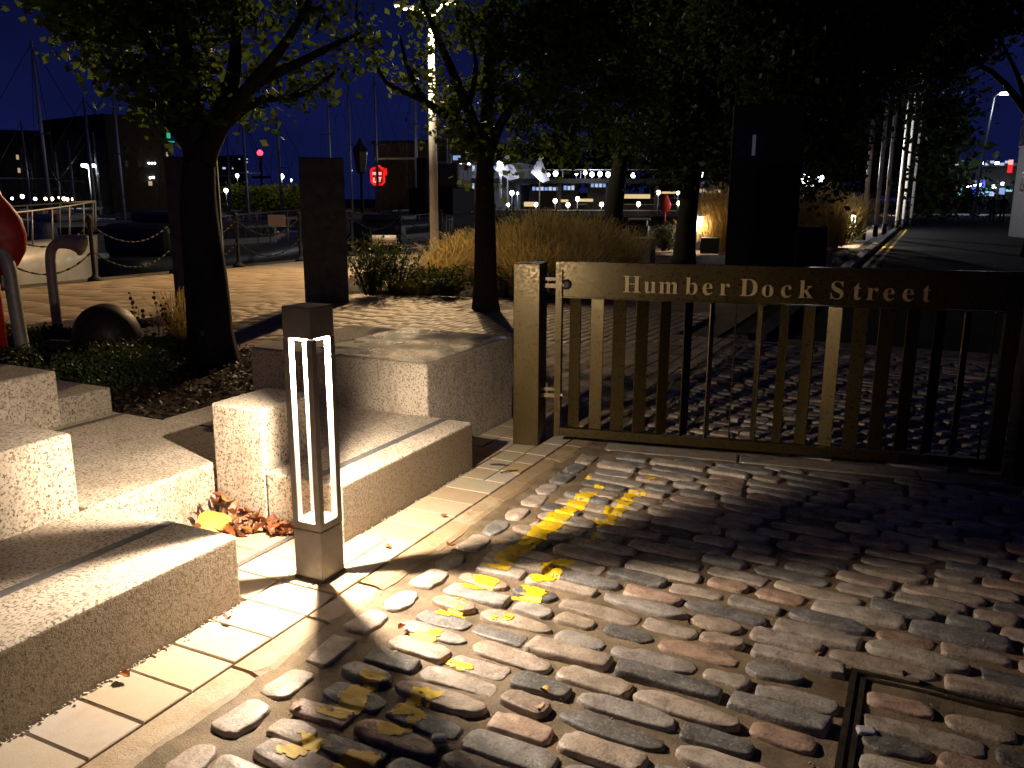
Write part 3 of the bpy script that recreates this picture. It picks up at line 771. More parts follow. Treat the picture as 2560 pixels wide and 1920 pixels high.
SL = [((970, 1362), 'brown leaf on the kerb stone edge nearest the bollard shadow'), ((1128, 1365), 'small rust leaf on the kerb right of the bollard'), ((1345, 1295), 'orange leaf scrap just left of the long yellow line'),
      ((1270, 1272), 'dark brown leaf tucked against the pink cobble by the kerb'), ((1296, 1332), 'tiny red leaf scrap beside the yellow line'), ((1005, 1570), 'reddish leaf strips beside the dark wet cobble'),
      ((1350, 1765), 'pale tan leaf between two long cobbles'), ((1362, 1720), 'small yellow leaf lying on cobbles away from the painted lines'), ((1725, 1560), 'orange leaf between grey and pink cobbles'), ((2045, 1632), 'dark red leaf on cobbles left of the steel frame'),
      ((2265, 1690), 'orange brown leaf above the steel framed cover'), ((1110, 1285), 'rust stain leaf on the pavement slab by the bench'), ((1410, 1180), 'reddish leaf pieces near the gate end of the kerb'), ((740, 1757), 'pale leaf on mortar between the first cobbles'),
      ((570, 1550), 'narrow brown leaf on the pavement slab by the rough bench'), ((310, 1690), 'small brown scrap on slab beside the rough bench')]
for (px, py), lab in SL:
    p = gp(px, py, .02); o = link('fallen_leaf', random.choice(LM), None, p, (R(random.uniform(-12, 12)), R(random.uniform(-12, 12)), random.uniform(0, 6.28))); o.scale = (.62,)*3
    o.color = (*((.62, .40, .05) if 'yellow leaf' in lab else (.5, .33, .2) if 'pale' in lab else random.choice(LCOL[:5])), 1); tag(o, lab, 'leaf', 'fallen leaves')
for (px, py), a, lab in (((1248, 1165), .3, 'thin dark twig on the pavement near the gate post'), ((1272, 1182), .9, 'short dark twig on the pavement slab joint')):
    tag(MB().tube([(-.05, 0, .008), (0, .004, .010), (.055, -.002, .008)], [.003, .004, .002], 6).build('twig', BARK, None, gp(px, py, .004), (0, 0, a)), lab, 'twig', 'twigs')
db = MB()
for i in range(150):
    y = random.uniform(.9, 2.1); x = -2.127+abs(random.gauss(0, .012))
    db.ball((x+.004, y, .007), random.uniform(.002, .006), 4, .6)
for i in range(60): db.ball((-2.12+abs(random.gauss(0, .01)), random.uniform(2.72, 3.85), .007), random.uniform(.002, .005), 4, .6)
for i in range(220):
    db.ball((random.uniform(-1.7, .4), random.uniform(1.2, 4.2), .004), random.uniform(.0015, .0045), 4, .6)
tag(db.build('grit', simple('pale_grit', (.34, .28, .21), .8, 0, .5, 60)), 'loose grit and small chips along the foot of the rough bench', 'grit', kind='stuff')
tag(MB().rbox(-.02, .02, -.014, .014, 0, .022, .008, 2).build('white_pebble', simple('white_pebble', (.6, .57, .52), .6), None, gp(1098, 1855, .004), (0, 0, .5)), 'small whitish stone chip between the front cobbles', 'pebble')
tag(MB().rbox(-.026, .026, -.018, .018, 0, .018, .008, 2).build('grey_pebble', simple('grey_pebble', (.42, .42, .44), .5), None, gp(2165, 1835, .002), (0, 0, .3)), 'pale grey stone lump beside the steel cover frame', 'pebble')
# ================================================================== PLANTING
def leaves_np(cent, size, flat=0.0, up=.3, droop=0.):
    """one folded diamond leaf (two triangles) per centre"""
    n = len(cent); d = rng.normal(size=(n, 3)); d[:, 2] = d[:, 2]*(1-flat)+droop; d /= np.linalg.norm(d, axis=1)[:, None]
    w = rng.normal(size=(n, 3)); w[:, 2] *= (1-flat); w -= d*(w*d).sum(1)[:, None]; w /= np.linalg.norm(w, axis=1)[:, None]
    nr = np.cross(d, w)
    s = size*rng.uniform(.6, 1.25, n)[:, None]
    a = cent-d*s*.5; b = cent+d*s*.5; l = cent+w*s*.34+nr*s*.09; r = cent-w*s*.34+nr*s*.09
    V = np.stack([a, l, b, r], 1).reshape(-1, 3); i = np.arange(n)*4
    F = np.concatenate([np.stack([i, i+2, i+1], 1), np.stack([i, i+3, i+2], 1)])
    t = np.repeat(np.clip(rng.normal(.42, .28, n), 0, 1), 4)
    return V, F, np.stack([t, t, t], 1)
def lobes_to_points(lobes, dens, sub=.26, per=16):
    out = []
    for c, rad, k in lobes:
        m = int(dens*k*(rad**3)*4.2/per)+2
        d = rng.normal(size=(m, 3)); d /= np.linalg.norm(d, axis=1)[:, None]
        cc = np.array(c)+d*(rad*rng.uniform(.25, 1.0, m)**.55)[:, None]
        for q in cc: out.append(q+rng.normal(size=(per, 3))*np.array([sub, sub, sub*.62])*rng.uniform(.55, 1.1))
    return np.concatenate(out)
def limb(pts, d, jit=.0):
    return [tuple(at(px, py, d+dd)) for px, py, dd in pts]
def smooth_path(pts, k=4):
    P = [Vector(p) for p in pts]; out = []
    for i in range(len(P)-1):
        p0 = P[max(i-1, 0)]; p1 = P[i]; p2 = P[i+1]; p3 = P[min(i+2, len(P)-1)]
        for j in range(k):
            t = j/k; out.append(.5*((2*p1)+(p2-p0)*t+(2*p0-5*p1+4*p2-p3)*t*t+(3*p1-p0-3*p2+p3)*t**3))
    out.append(P[-1]); return out
def tree(name, label, base, dist, trunk, limbs, lobes, dens, leaf, mat, r0, group='street trees beside the dock', sub=.24, twigs=0):
    t = thing(name, label, 'tree', (base.x, base.y, 0), 0, group)
    org = Vector((base.x, base.y, 0))
    tp = smooth_path([Vector((base.x, base.y, -.05))]+[at(px, py, dist+dd) for px, py, dd in trunk])
    n = len(tp); rr = [r0*(1.22 if i == 0 else 1.08 if i == 1 else 1-.38*i/(n-1)) for i in range(n)]
    jp = [p-org+Vector((noise.noise(p*1.7)*.02, noise.noise(p*1.9+Vector((5,5,5)))*.02, 0)) for p in tp]
    MB().tube(jp, rr, 14).build('trunk', BARK, t)
    for L in limbs:
        pts = smooth_path([at(px, py, dist+dd)-org for px, py, dd in L[1:]]); k = len(pts)
        MB().tube(pts, [max(.008, L[0]*(1-.8*i/(k-1))) for i in range(k)], 8).build('branch', BARK, t)
    lb = [(at(px, py, dist+dd)-org, rp*dist*.93/FPX, k) for px, py, rp, dd, k in lobes]
    if twigs:
        mb = MB()
        for c, rad, k in lb:
            for _ in range(int(twigs*rad*4)+1):
                d = Vector(rng.normal(size=3)).normalized(); q = Vector(c)+d*rad*.9
                mb.tube([Vector(c), Vector(c).lerp(q, .5)+Vector((0, 0, .05)), q], [.012, .008, .004], 4)
        tag(mb.build('twigs', BARK, t), kind='stuff')
    pts = lobes_to_points(lb, dens, sub)
    V, F, cl = leaves_np(pts, leaf, .35)
    tag(link('foliage', np_mesh('foliage', V, F, mat, cl), t), kind='stuff')
    return t
def sprig(t, base, p):
    q = p-Vector((base.x, base.y, 0)); V, F, cl = leaves_np(np.array([q+Vector(rng.normal(size=3))*.022 for _ in range(7)]), .06, .3)
    link('leaf_sprig', np_mesh('leaf_sprig', V, F, leafy('young_leaf', (.30, .36, .04), (.45, .50, .08), .5, .3), cl), t)

# mulch bed under the first tree
def mulch_sheet(P, h, st=.11):
    xs = [p[0] for p in P]; ys = [p[1] for p in P]
    V, F = grid_sheet(min(xs), max(xs), min(ys), max(ys), st, lambda x, y: .0)
    ins = np.array([inside(x, y, P) for x, y in V[:, :2]])
    V[:, 2] = [h*(.6+.6*noise.noise(Vector((x*1.3, y*1.3, 0))))+.02*noise.noise(Vector((x*7, y*7, 2))) if q else -.03 for (x, y), q in zip(V[:, :2], ins)]
    F = F[ins[F].any(1)]; return V, F
bed = tag(empty('planting_bed'), kind='structure')
for P, h in ((BED1, .05), (BED2, .06)):
    V, F = mulch_sheet(P, h); link('mulch_soil', np_mesh('mulch_soil', V, F, MULCH, smooth=True), bed)
pts = []
while len(pts) < 5200:
    x = random.uniform(-6.6, -3.0); y = random.uniform(3.0, 6.05)
    if inside(x, y, BED1): pts.append((x, y, .045+random.uniform(0, .02)))
V, F, cl = leaves_np(np.array(pts), .045, .75); tag(link('mulch_chips', np_mesh('mulch_chips', V, F, CHIP, cl), bed), kind='stuff')

def bush(label, c, rx, ry, h, n, leaf, mat, name='low_shrub', cat='shrub', group='shrubs in the planting beds', stems=10):
    t = thing(name, label, cat, c, 0, group)
    m = max(8, n//14); th = rng.uniform(0, 2*np.pi, m); rr = np.sqrt(rng.uniform(0, 1, m)); z = rng.uniform(.15, 1, m)*np.sqrt(np.clip(1-rr**2*.8, 0, 1))
    cc = np.stack([rr*np.cos(th)*rx, rr*np.sin(th)*ry, z*h], 1)
    pts = (cc[:, None, :]+rng.normal(size=(m, 14, 3))*np.array([.055, .055, .045])*(h/.4)**.5).reshape(-1, 3); pts[:, 2] = np.abs(pts[:, 2])+.01
    V, F, cl = leaves_np(pts, leaf, .2); tag(link('foliage', np_mesh('foliage', V, F, mat, cl), t), kind='stuff')
    mb = MB()
    for i in range(stems):
        q = Vector(cc[rng.integers(m)]); mb.tube([(q.x*.2, q.y*.2, 0), (q.x*.6, q.y*.6, q.z*.6), q], [.008, .006, .003], 5)
    mb.build('stems', BARK, t); return t
bush('low feathery green shrub spilling beside the small granite block', gp(190, 955, .05), .60, .42, .17, 5200, .032, SHRUB)
bush('rounded green shrub between the small granite block and the bronze ball', gp(300, 940, .05), .46, .36, .24, 4200, .032, SHRUB)
bush('dark leafy low shrub at the right foot of the bronze ball', gp(370, 885, .05), .38, .26, .16, 1100, .05, SHRUB)
bush('small green tuft at the foot of the front bent steel post', gp(70, 905, .03), .28, .22, .12, 900, .035, SHRUB)
bush('low green plants around the rear bent steel post', gp(140, 848, .02), .55, .30, .10, 1300, .04, SHRUB)
bush('tuft of green plants at the red post by the left edge', gp(25, 850, .02), .42, .35, .13, 900, .04, SHRUB)
t = thing('seed_head_stems', 'dry brown seed head stems standing right of the bronze ball', 'plant', gp(395, 872, .03))
mb = MB(); hd = MB()
for i in range(13):
    x, y = random.uniform(-.28, .22), random.uniform(-.15, .15); h = random.uniform(.28, .62)
    mb.tube([(x, y, 0), (x+.02, y, h*.5), (x+random.uniform(-.05, .05), y, h)], [.004, .003, .002], 5)
    for k in range(3): hd.ball((x+random.uniform(-.02, .02), y, h-.05*k), random.uniform(.010, .020), 5)
mb.build('stems', BARK, t); tag(hd.build('seed_heads', simple('dry_seed_head', (.10, .05, .03), .9), t), kind='stuff')

GRASS = []
def grass_mesh(n, h, spread, seed, mat, wid=.007, lean=.35, plume=False):
    g = np.random.default_rng(seed); a = g.uniform(0, 2*np.pi, n); r = np.sqrt(g.uniform(0, 1, n))*spread*.35
    b = np.stack([r*np.cos(a), r*np.sin(a), np.zeros(n)], 1); L = h*g.uniform(.55, 1.08, n)
    la = a+g.normal(0, .7, n); ln = np.abs(g.normal(0, lean, n))*L
    d = np.stack([np.cos(la), np.sin(la)], 1); side = np.stack([-d[:, 1], d[:, 0], np.zeros(n)], 1)
    side = side*np.cos(g.uniform(0, 3, n))[:, None]+np.stack([d[:, 0], d[:, 1], np.zeros(n)], 1)*.4
    V = []; tt = (0, .4, .75, 1.0)
    for t, w in zip(tt, (1, .9, .6, .12 if not plume else 1.3)):
        p = b.copy(); p[:, :2] += d*(ln*t**2)[:, None]; p[:, 2] += L*t*(1-.12*t*ln/L*2)
        V += [p-side*wid*w, p+side*wid*w]
    V = np.stack(V, 1).reshape(-1, 3); i = np.arange(n)*8
    F = np.concatenate([np.stack([i+2*k, i+2*k+1, i+2*k+3, i+2*k+2], 1) for k in range(3)])
    c = np.repeat(np.clip(g.normal(.45, .3, n), 0, 1), 8); return np_mesh('blades', V, F, mat, np.stack([c, c, c], 1))
GM = [grass_mesh(520, 1.0, .62, k, GOLD, .0045, .32, True) for k in range(4)]
GL = [grass_mesh(300, 1.0, .8, 20+k, GREENGRASS, .006, .5) for k in range(2)]
def clump(label, px, dist, h, meshes, sc=1.0, group='dry ornamental grass clumps', name='grass_clump'):
    p = hplace(px, dist, .02); t = thing(name, label, 'grass clump', p, random.uniform(0, 6), group)
    o = tag(link('blades', random.choice(meshes), t), kind='stuff'); o.scale = (sc, sc, h); return t
lab = 'tan ornamental grass clump in the bed behind the gate post and tree'
ORDN = ['first','second','third','fourth','fifth','sixth','seventh','eighth','ninth','tenth','eleventh','twelfth','thirteenth','fourteenth','fifteenth','sixteenth','seventeenth','eighteenth','nineteenth','twentieth','last']
TG = sorted(((1095, 14.0, .55), (1130, 14.8, .7), (1165, 15.2, .8), (1270, 13.6, .75), (1300, 15, .95), (1340, 14.2, .85), (1365, 16, 1.15), (1400, 14.6, .85), (1435, 15.8, 1.05), (1470, 14.9, .9), (1320, 12.7, .7), (1385, 13.0, .75), (1450, 13.2, .75), (1500, 15.5, 1.0),
                 (1230, 16.5, .95), (1290, 17.5, 1.0), (1180, 17.8, .8), (1350, 18.5, 1.2), (1420, 18.3, 1.1), (1560, 16.0, .9), (1475, 18.8, 1.1)))
for i, (px, d, h) in enumerate(TG):
    clump('tan ornamental grass clump, %s from the left behind the gate post' % ORDN[i], px, d, h, GM, 1.25)
lab2 = 'bright yellow grass clump lit by the bollard light beside it'
for i, (px, d, h) in enumerate(sorted(((1785, 25.3, 1.15), (1805, 25.9, 1.5), (1778, 26.6, 1.6), (1815, 25.0, 1.3), (1735, 25.9, .9), (1795, 27.4, 1.9), (1820, 26.5, 1.8)))): clump('bright yellow grass clump, %s from the left beside the lit bollard left of the totem' % ORDN[i], px, d, h, GM, 1.35, 'grass clumps lit by the second bollard')
lab3 = 'tall brown grass clump between the totem and the flagpoles'
for i, (px, d, h) in enumerate(sorted(((2000, 29, 1.6), (2030, 28, 1.7), (2060, 29.5, 1.8), (2090, 28.5, 1.5), (2110, 31, 1.5), (2015, 31, 1.9), (2050, 32, 2.0), (2140, 33, 1.6), (1985, 27.5, 1.4), (2075, 26.8, 1.2)))): clump('tall brown grass clump, %s from the left between the totem and the flagpoles' % ORDN[i], px, d, h, GM, 1.5, 'grass clumps left of the flagpoles')
for px, py, h, l in ((455, 868, .55, 'wispy dry grass tuft at the left foot of the first tree'), (478, 880, .42, 'rusty grass tuft against the first tree trunk')):
    p = gp(px, py, .03); t = thing('grass_clump', l, 'grass clump', p, 1.0, 'grass tufts by the first tree'); o = tag(link('blades', GM[0], t), kind='stuff'); o.scale = (.55, .55, h)
for px, d, h, l in ((1045, 13.0, .30, 'green grass tuft in front of the leafy bush by the second monolith'), (1090, 13.3, .36, 'arching green grass tuft left of the second tree'), (985, 13.2, .24, 'short green grass tuft at the foot of the leafy bush'), (2258, 60, .9, 'green plant lit by the distant bollard')):
    clump(l, px, d, h, GL, .9, 'green grass tufts in the beds')
def leafy_bush(label, px, d, w, h, n, leaf=.06):
    p = hplace(px, d, .03); t = thing('leafy_bush', label, 'shrub', p, 0, 'shrubs in the planting beds'); mb = MB(); pts = []
    for i in range(n):
        a = random.uniform(0, 6.28); r = random.uniform(0, .4)*w; x, y = math.cos(a)*r, math.sin(a)*r; hh = h*random.uniform(.55, 1.05); lx, ly = x*2.1+random.uniform(-.1, .1), y*2.1
        mb.tube([(x*.4, y*.4, 0), (x, y, hh*.5), (lx, ly, hh)], [.006, .005, .003], 5)
        for k in range(16):
            t_ = random.uniform(.18, 1); q = Vector((x*.4, y*.4, 0)).lerp(Vector((lx, ly, hh)), t_); pts.append((q.x+random.gauss(0, .035), q.y+random.gauss(0, .035), q.z+random.gauss(0, .02)))
    mb.build('stems', BARK, t); V, F, cl = leaves_np(np.array(pts), leaf, .1); tag(link('foliage', np_mesh('foliage', V, F, LEAF2, cl), t), kind='stuff'); return t
leafy_bush('open leafy bush just right of the second monolith', 920, 12.7, .75, .92, 60)
leafy_bush('dark leafy bush in front of the white lamp column', 985, 13.2, .7, .82, 46)
leafy_bush('low dark hedge plant left of the second tree', 1120, 12.6, .85, .42, 60)
leafy_bush('low dark hedge plant between lamp column and second tree', 1060, 13.3, .8, .40, 50)
leafy_bush('low dark plants right of the second tree trunk', 1290, 12.9, .8, .45, 55)
leafy_bush('dark tall plant mass behind the tan grasses', 1270, 20.5, 1.0, 1.15, 70, .09)
leafy_bush('second dark plant mass among the tan grasses', 1430, 20.0, 1.1, 1.1, 70, .09)
leafy_bush('small bush beside the far red lifebuoy', 1665, 24, .9, .8, 50, .08)
leafy_bush('dark leafy bush behind the lit grass near the flagpoles', 2120, 29, 1.0, .9, 60, .08)

# ================================================================== PLAZA FURNITURE
def box_thing(name, label, cat, loc, rz, dims, mat, group=None, part='body', b=.006):
    x, y, z = dims
    return tag(MB().rbox(-x/2, x/2, -y/2, y/2, 0, z, b, 2).build(name, mat, None, loc, (0, 0, rz)), label, cat, group)
def mono(label, p, w, d, h):
    t = thing('monolith', label, 'monolith', p, R(38), 'grey standing panels on the plaza')
    MB().rbox(-.02, w-.02, 0, d, 0, h, .004, 1).build('panel', MONO, t)
    MB().box(-.01, w-.03, .012, d-.012, h, h+.012).build('cap_plate', DARKSTEEL, t); return t
mono('tall grey standing panel half hidden behind the first tree trunk', (-8.53, 7.69, 0), .62, .10, 1.93)
mono('tall dark grey standing panel alone on the plaza behind the bollard light', (-7.70, 9.20, 0), .60, .10, 1.97)
# bronze ball with a flat arm
b0 = at(268, 840, 8.03); bt = thing('bronze_ball', 'dark bronze ball with a flat arm lying in the planting bed', 'sculpture', (b0.x, b0.y, 0))
MB().ball((0, 0, .275), .275, 22).build('ball', BRONZEBALL, bt)
lf = Vector((-_r0.x, -_r0.y, 0))
arm = MB()
pp = [lf*.20+Vector((0,0,.18)), lf*.34+Vector((0,0,.165)), lf*.50+Vector((0,0,.17)), lf*.60+Vector((0,0,.175))]
arm.tube(pp, [.085, .06, .065, .03], 14).build('arm', BRONZEBALL, bt)
MB().tube([lf*.56+Vector((0,0,-.02)), lf*.57+Vector((0,0,.16))], [.06, .05], 12).build('arm_foot', BRONZEBALL, bt)
# bent steel posts
def bent_post(label, base, path, rad):
    t = thing('bent_steel_post', label, 'steel post', base, 0, 'bent steel tube posts')
    P = smooth_path([Vector((0, 0, -.02))]+[_r0*a+Vector((0, 0, z)) for a, z in path], 6); k = len(P)
    rs = [rad if i < k*.62 else rad+(rad*1.05)*((i/k-.62)/.38) for i in range(k)]
    MB().tube(P, rs, 20).build('tube', STAIN, t)
    e = P[-1]-P[-2]; e.normalize(); q = P[-1]
    MB().tube([q, q+e*.012], rs[-1]*1.12, 20).build('end_flange', STAIN, t); return t
bent_post('bent steel post with flared end, right of the pair by the planting', gp(146, 838, 0), [(0, .3), (-.0, .62), (.015, .86), (.09, .965), (.24, .985), (.35, .955)], .050)
bent_post('bent steel post at the left edge leaning out of the picture', gp(64, 905, 0), [(-.02, .3), (-.035, .62), (-.05, .88), (-.13, 1.01), (-.30, 1.03), (-.42, 1.01)], .058)
# red lifebuoy housings
def lifebuoy(label, p, rz=0):
    t = thing('lifebuoy_housing', label, 'lifebuoy housing', p, rz, 'red lifebuoy housings on posts')
    MB().tube([(0, 0, 0), (0, 0, .95)], .045, 12).build('post', REDP, t)
    prof = [(.001, -.36), (.10, -.345), (.21, -.27), (.285, -.14), (.305, 0), (.28, .14), (.21, .26), (.15, .34), (.135, .42), (.12, .50), (.07, .545), (.001, .56)]
    m = MB().lathe([(r, z) for r, z in prof], 28); m.v = [(x, y*.42-.04, z+1.12) for x, y, z in m.v]
    m.build('shell', REDP, t)
    return t
    m2 = MB(); n = 24
    ring = [(.20*math.cos(2*math.pi*i/n), -.175, 1.12+.20*math.sin(2*math.pi*i/n)) for i in range(n+1)]
    m2.tube(ring, .018, 8).build('moulded_ring', REDP, t); return t
lp = hplace(-42, 8.75); lifebuoy('red lifebuoy housing cut by the left edge behind the bent posts', lp, YAW*1.9)
lifebuoy('distant red lifebuoy housing left of the lit yellow grass', hplace(1664, 46), YAW*.6)
# bins, planters, totem and seats beyond the gate
def litter_bin(label, px, d):
    t = thing('litter_bin', label, 'bin', hplace(px, d), R(12))
    MB().rbox(-.24, .24, -.24, .24, 0, .80, .03, 2).build('body', DARKSTEEL, t); MB().box(-.20, .20, -.20, .20, .801, .93).build('opening', BLACK, t); MB().rbox(-.26, .26, -.26, .26, .932, .985, .02, 2).build('lid', STAIN, t); return t
litter_bin('dark litter bin with a pale lid behind the tan grasses', 1600, 21.5)
box_thing('planter_box', 'low dark planter box beside the lit bollard and grass', 'planter', hplace(1780, 23.8), R(8), (.46, .4, .42), DARKSTEEL)
box_thing('granite_bench', 'dark granite seat block in front of the litter bin', 'stone block', hplace(1607, 19.0), R(5), (.55, .5, .62), GRAN, 'dark seat blocks beyond the gate', b=.02)
box_thing('granite_bench', 'long low dark seat block at the foot of the totem', 'stone block', hplace(1965, 18.0), R(4), (1.9, .5, .50), GRAN, 'dark seat blocks beyond the gate', b=.02)
box_thing('granite_bench', 'tall dark block beside the totem with plants behind', 'stone block', hplace(2038, 17.2), R(4), (.55, .5, .95), BLACK, 'dark seat blocks beyond the gate', b=.02)
tt = thing('information_totem', 'wide black totem with a small glazed screen beyond the gate', 'totem', hplace(1908, 16.4), YAW*.45)
MB().rbox(-.62, .62, -.16, .16, 0, 3.1, .01, 1).build('body', BLACK, tt); MB().box(-.56, -.05, -.172, -.162, 2.18, 2.72).build('screen', DARKGLASS, tt)
MB().box(-.26, -.20, -.175, -.1725, 2.22, 2.58).build('screen_reflection', E_FAINT, tt)  # faint blue reflection on the glass, put in as emission
# flagpoles
for px, d, lab in ((2166, 33.8, 'first'), (2196, 37.0, 'second'), (2218, 39.5, 'third'), (2248, 46.0, 'fourth'), (2263, 49.5, 'fifth'), (2282, 53.5, 'sixth')):
    t = thing('flagpole', 'white flagpole, %s from the left in the cluster beyond the gate' % lab, 'flagpole', hplace(px, d), 0, 'white flagpoles beside the street')
    MB().tube([(0, 0, .45), (0, 0, 4), (0, 0, 8.6)], [.085, .075, .05], 12).build('pole', WHITEPOLE, t); MB().tube([(0, 0, 0), (0, 0, .45)], .095, 12).build('base_sleeve', BLACK, t); MB().ball((0, 0, 8.65), .07, 6).build('finial', WHITEPOLE, t)
# tall lamp column on the plaza
def lamp_column(label, p, h, heads, mat, watt_, col, group=None, r=.10, cat='lamp post'):
    t = thing('lamp_post', label, cat, p, YAW, group)
    MB().tube([(0, 0, 0), (0, 0, h*.5), (0, 0, h)], [r, r*.9, r*.62], 16).build('column', mat, t)
    for (dx, dz) in heads:
        MB().tube([(0, 0, h-.15), (dx*.5, 0, h+dz-.02), (dx, 0, h+dz)], .025, 8).build('arm', mat, t)
        hd = MB().rbox(dx-.13, dx+.13, -.10, .10, h+dz, h+dz+.05, .012, 2).build('lamp_head', DARKSTEEL, t)
        MB().box(dx-.10, dx+.10, -.08, .08, h+dz-.012, h+dz-.001).build('lens', E_WARM, hd)
        watt = watt_*(1.7 if dx > 0 else .22)
        if watt:
            s_ = point('lamp_glow', t, (dx, 0, h+dz-.10), watt, col, .08, 88); s_.data.spot_blend = .9
            dv_ = Matrix.Rotation(-YAW, 3, 'Z') @ (Vector((-11.0, 7.2, 0))-p-Vector((0, 0, h))); s_.rotation_euler = dv_.to_track_quat('-Z', 'Y').to_euler()
    return t
colp = Vector((-10.25, 16.82, 0))
lamp_column('tall pale lamp column rising between the two nearer trees', colp, 5.42, ((-.68, .12), (-.52, .06), (.52, .18)), WHITEPOLE, 2100, (1, .66, .33))
point('column_fill_point', None, colp+Vector((.45, -.35, 5.3)), 300, (1, .82, .55), .1)  # extra point beside the heads, added to light column top and leaves
dn = point('column_fill_spot', None, colp+Vector((-.25, -.55, 5.35)), 1000, (1, .82, .58), .08, 75); dn.data.spot_blend = .6  # extra spot without a fitting, added to brighten the column and nearby paving
# service pedestal
t = thing('service_pedestal', 'cream rounded service box on legs by the dock edge chain', 'service box', hplace(958, 19.8), YAW)
m = MB().tube([(-.27, 0, .50), (.27, 0, .50)], .115, 18).build('housing', CREAM, t)
MB().tube([(-.2, 0, 0), (-.2, 0, .42)], .03, 8).build('leg', DARKSTEEL, t); MB().tube([(.2, 0, 0), (.2, 0, .42)], .03, 8).build('leg', DARKSTEEL, t)
# dock edge chain fence
prev = None
ys = [3.2, 5.6, 8.4, 10.1, 11.9, 13.6, 15.6, 17.6, 19.8, 22, 24.5]
for i, yy in enumerate(ys):
    p = Vector((DOCKX+.28, yy, 0))
    t = thing('chain_post', 'black iron chain post on the dock edge, %s from the left' % ORDN[i], 'chain post', p, 0, 'iron posts along the dock edge')
    MB().lathe([(.001, 0), (.13, 0), (.12, .05), (.055, .08), (.04, .12), (.035, 1.05), (.055, 1.07), (.055, 1.10), (.03, 1.13), (.001, 1.15)], 12).build('post', IRON, t)
    if i+1 < len(ys):
        for z0 in (.98, .52):
            a = Vector((0, 0, z0)); b = Vector((0, ys[i+1]-yy, z0)); P = []
            for k in range(17):
                s = k/16; q = a.lerp(b, s); q.z -= .34*(1-(2*s-1)**2); P.append(q)
            mb = MB()
            for k in range(16): mb.tube([P[k], P[k].lerp(P[k+1], .92)], [.017 if k % 2 else .011]*2, 6)
            mb.build('chain', IRON, t)

# ================================================================== TREES
T1 = tree('plane_tree', 'nearest tree with forked dark trunk and wide crown, upper left', Vector((-5.54, 5.34, 0)), 7.69,
     [(515, 700, 0), (498, 520, .02), (500, 400, .03)],
     [(.115, (500, 415, 0), (470, 320, .05), (425, 200, .15), (350, 70, .3), (280, -120, .4)),
      (.10, (500, 410, 0), (485, 300, 0), (470, 150, -.2), (440, 0, -.35), (430, -160, -.5)),
      (.11, (505, 405, 0), (545, 300, .05), (582, 200, .15), (592, 70, .2), (600, -120, .25)),
      (.095, (510, 395, 0), (560, 300, -.1), (640, 200, -.2), (722, 95, -.25), (790, -30, -.3)),
      (.06, (495, 400, 0), (400, 280, .2), (260, 150, .3), (110, 25, .4)),
      (.05, (545, 330, 0), (640, 255, .2), (760, 235, .3), (850, 170, .35)),
      (.05, (640, 205, -.2), (740, 160, -.1), (840, 110, 0), (905, 80, .1)),
      (.04, (380, 260, .15), (330, 255, 0), (300, 245, -.1))],
     [(150, -30, 105, .3, 1), (280, 60, 130, .5, 1), (250, -60, 140, -.4, 1), (390, 150, 130, -.2, 1), (330, 200, 85, .2, 1), (425, 260, 85, .1, 1), (520, 100, 110, .4, .9), (500, 220, 75, -.3, .9), (600, -30, 120, .2, 1), (430, 0, 140, .2, 1), (70, -60, 60, 0, .9), (455, 335, 45, .1, .8),
      (700, 165, 70, .2, .55), (790, 75, 65, -.2, .55), (850, 125, 60, .2, .7), (655, 250, 60, .1, .9), (740, 235, 62, .2, .7), (890, 50, 52, 0, .7), (700, 60, 60, .4, .5), (770, -30, 90, -.1, .7), (590, 270, 55, .2, .8), (820, 205, 45, .1, .8), (905, 120, 34, .1, .8), (560, 320, 40, .2, .6)],
     1700, .095, LEAF1, .205, sub=.13, twigs=2)
sprig(T1, Vector((-5.54, 5.34, 0)), at(508, 836, 7.46))
tree('plane_tree', 'second tree with upright forked trunk behind the granite blocks', Vector((-5.29, 9.98, 0)), 11.29,
     [(1213, 600, 0), (1212, 470, 0), (1214, 385, .02)],
     [(.12, (1214, 395, 0), (1218, 280, .1), (1222, 120, .2), (1230, -80, .3)),
      (.075, (1205, 390, 0), (1150, 320, -.1), (1060, 252, -.2), (965, 205, -.3), (925, 110, -.35)),
      (.09, (1210, 385, 0), (1170, 270, .1), (1110, 130, .2), (1060, 10, .2), (1030, -80, .2)),
      (.08, (1220, 385, 0), (1270, 280, .1), (1370, 190, .2), (1480, 60, .3)),
      (.05, (1060, 252, -.2), (1020, 170, 0), (1000, 90, .1)),
      (.05, (1170, 270, .1), (1190, 160, 0), (1160, 40, 0))],
     [(1060, 160, 62, .1, .5), (1095, 70, 85, .2, .6), (1015, 195, 34, 0, .8), (950, 150, 24, -.1, .8), (1115, 235, 44, .1, .7), (1150, 300, 52, 0, .9), (1150, 320, 55, -1.4, .9), (1090, 235, 45, -1.0, .6), (1120, 305, 58, .35, 1.2), (1165, 330, 48, .3, 1.2), (1150, 270, 50, .5, 1), (910, 75, 26, 0, .8), (1060, -10, 70, 0, .6), (1195, 350, 48, 0, .9), (1225, 400, 26, 0, .8), (1250, 390, 34, 0, .9), (1215, 455, 18, 0, .8),
      (1330, 120, 150, .3, .95), (1320, 270, 105, 0, 1), (1430, 320, 85, .2, 1), (1450, 180, 145, -.3, 1), (1570, 270, 110, .2, 1), (1560, 100, 150, 0, 1), (1330, 370, 56, 0, 1), (1420, 405, 48, .1, 1), (1245, 190, 80, .2, .8), (1250, 30, 130, 0, .9), (1400, 0, 150, .2, 1), (1520, 385, 50, .2, 1)],
     1050, .105, LEAF1, .165, sub=.17, twigs=2)
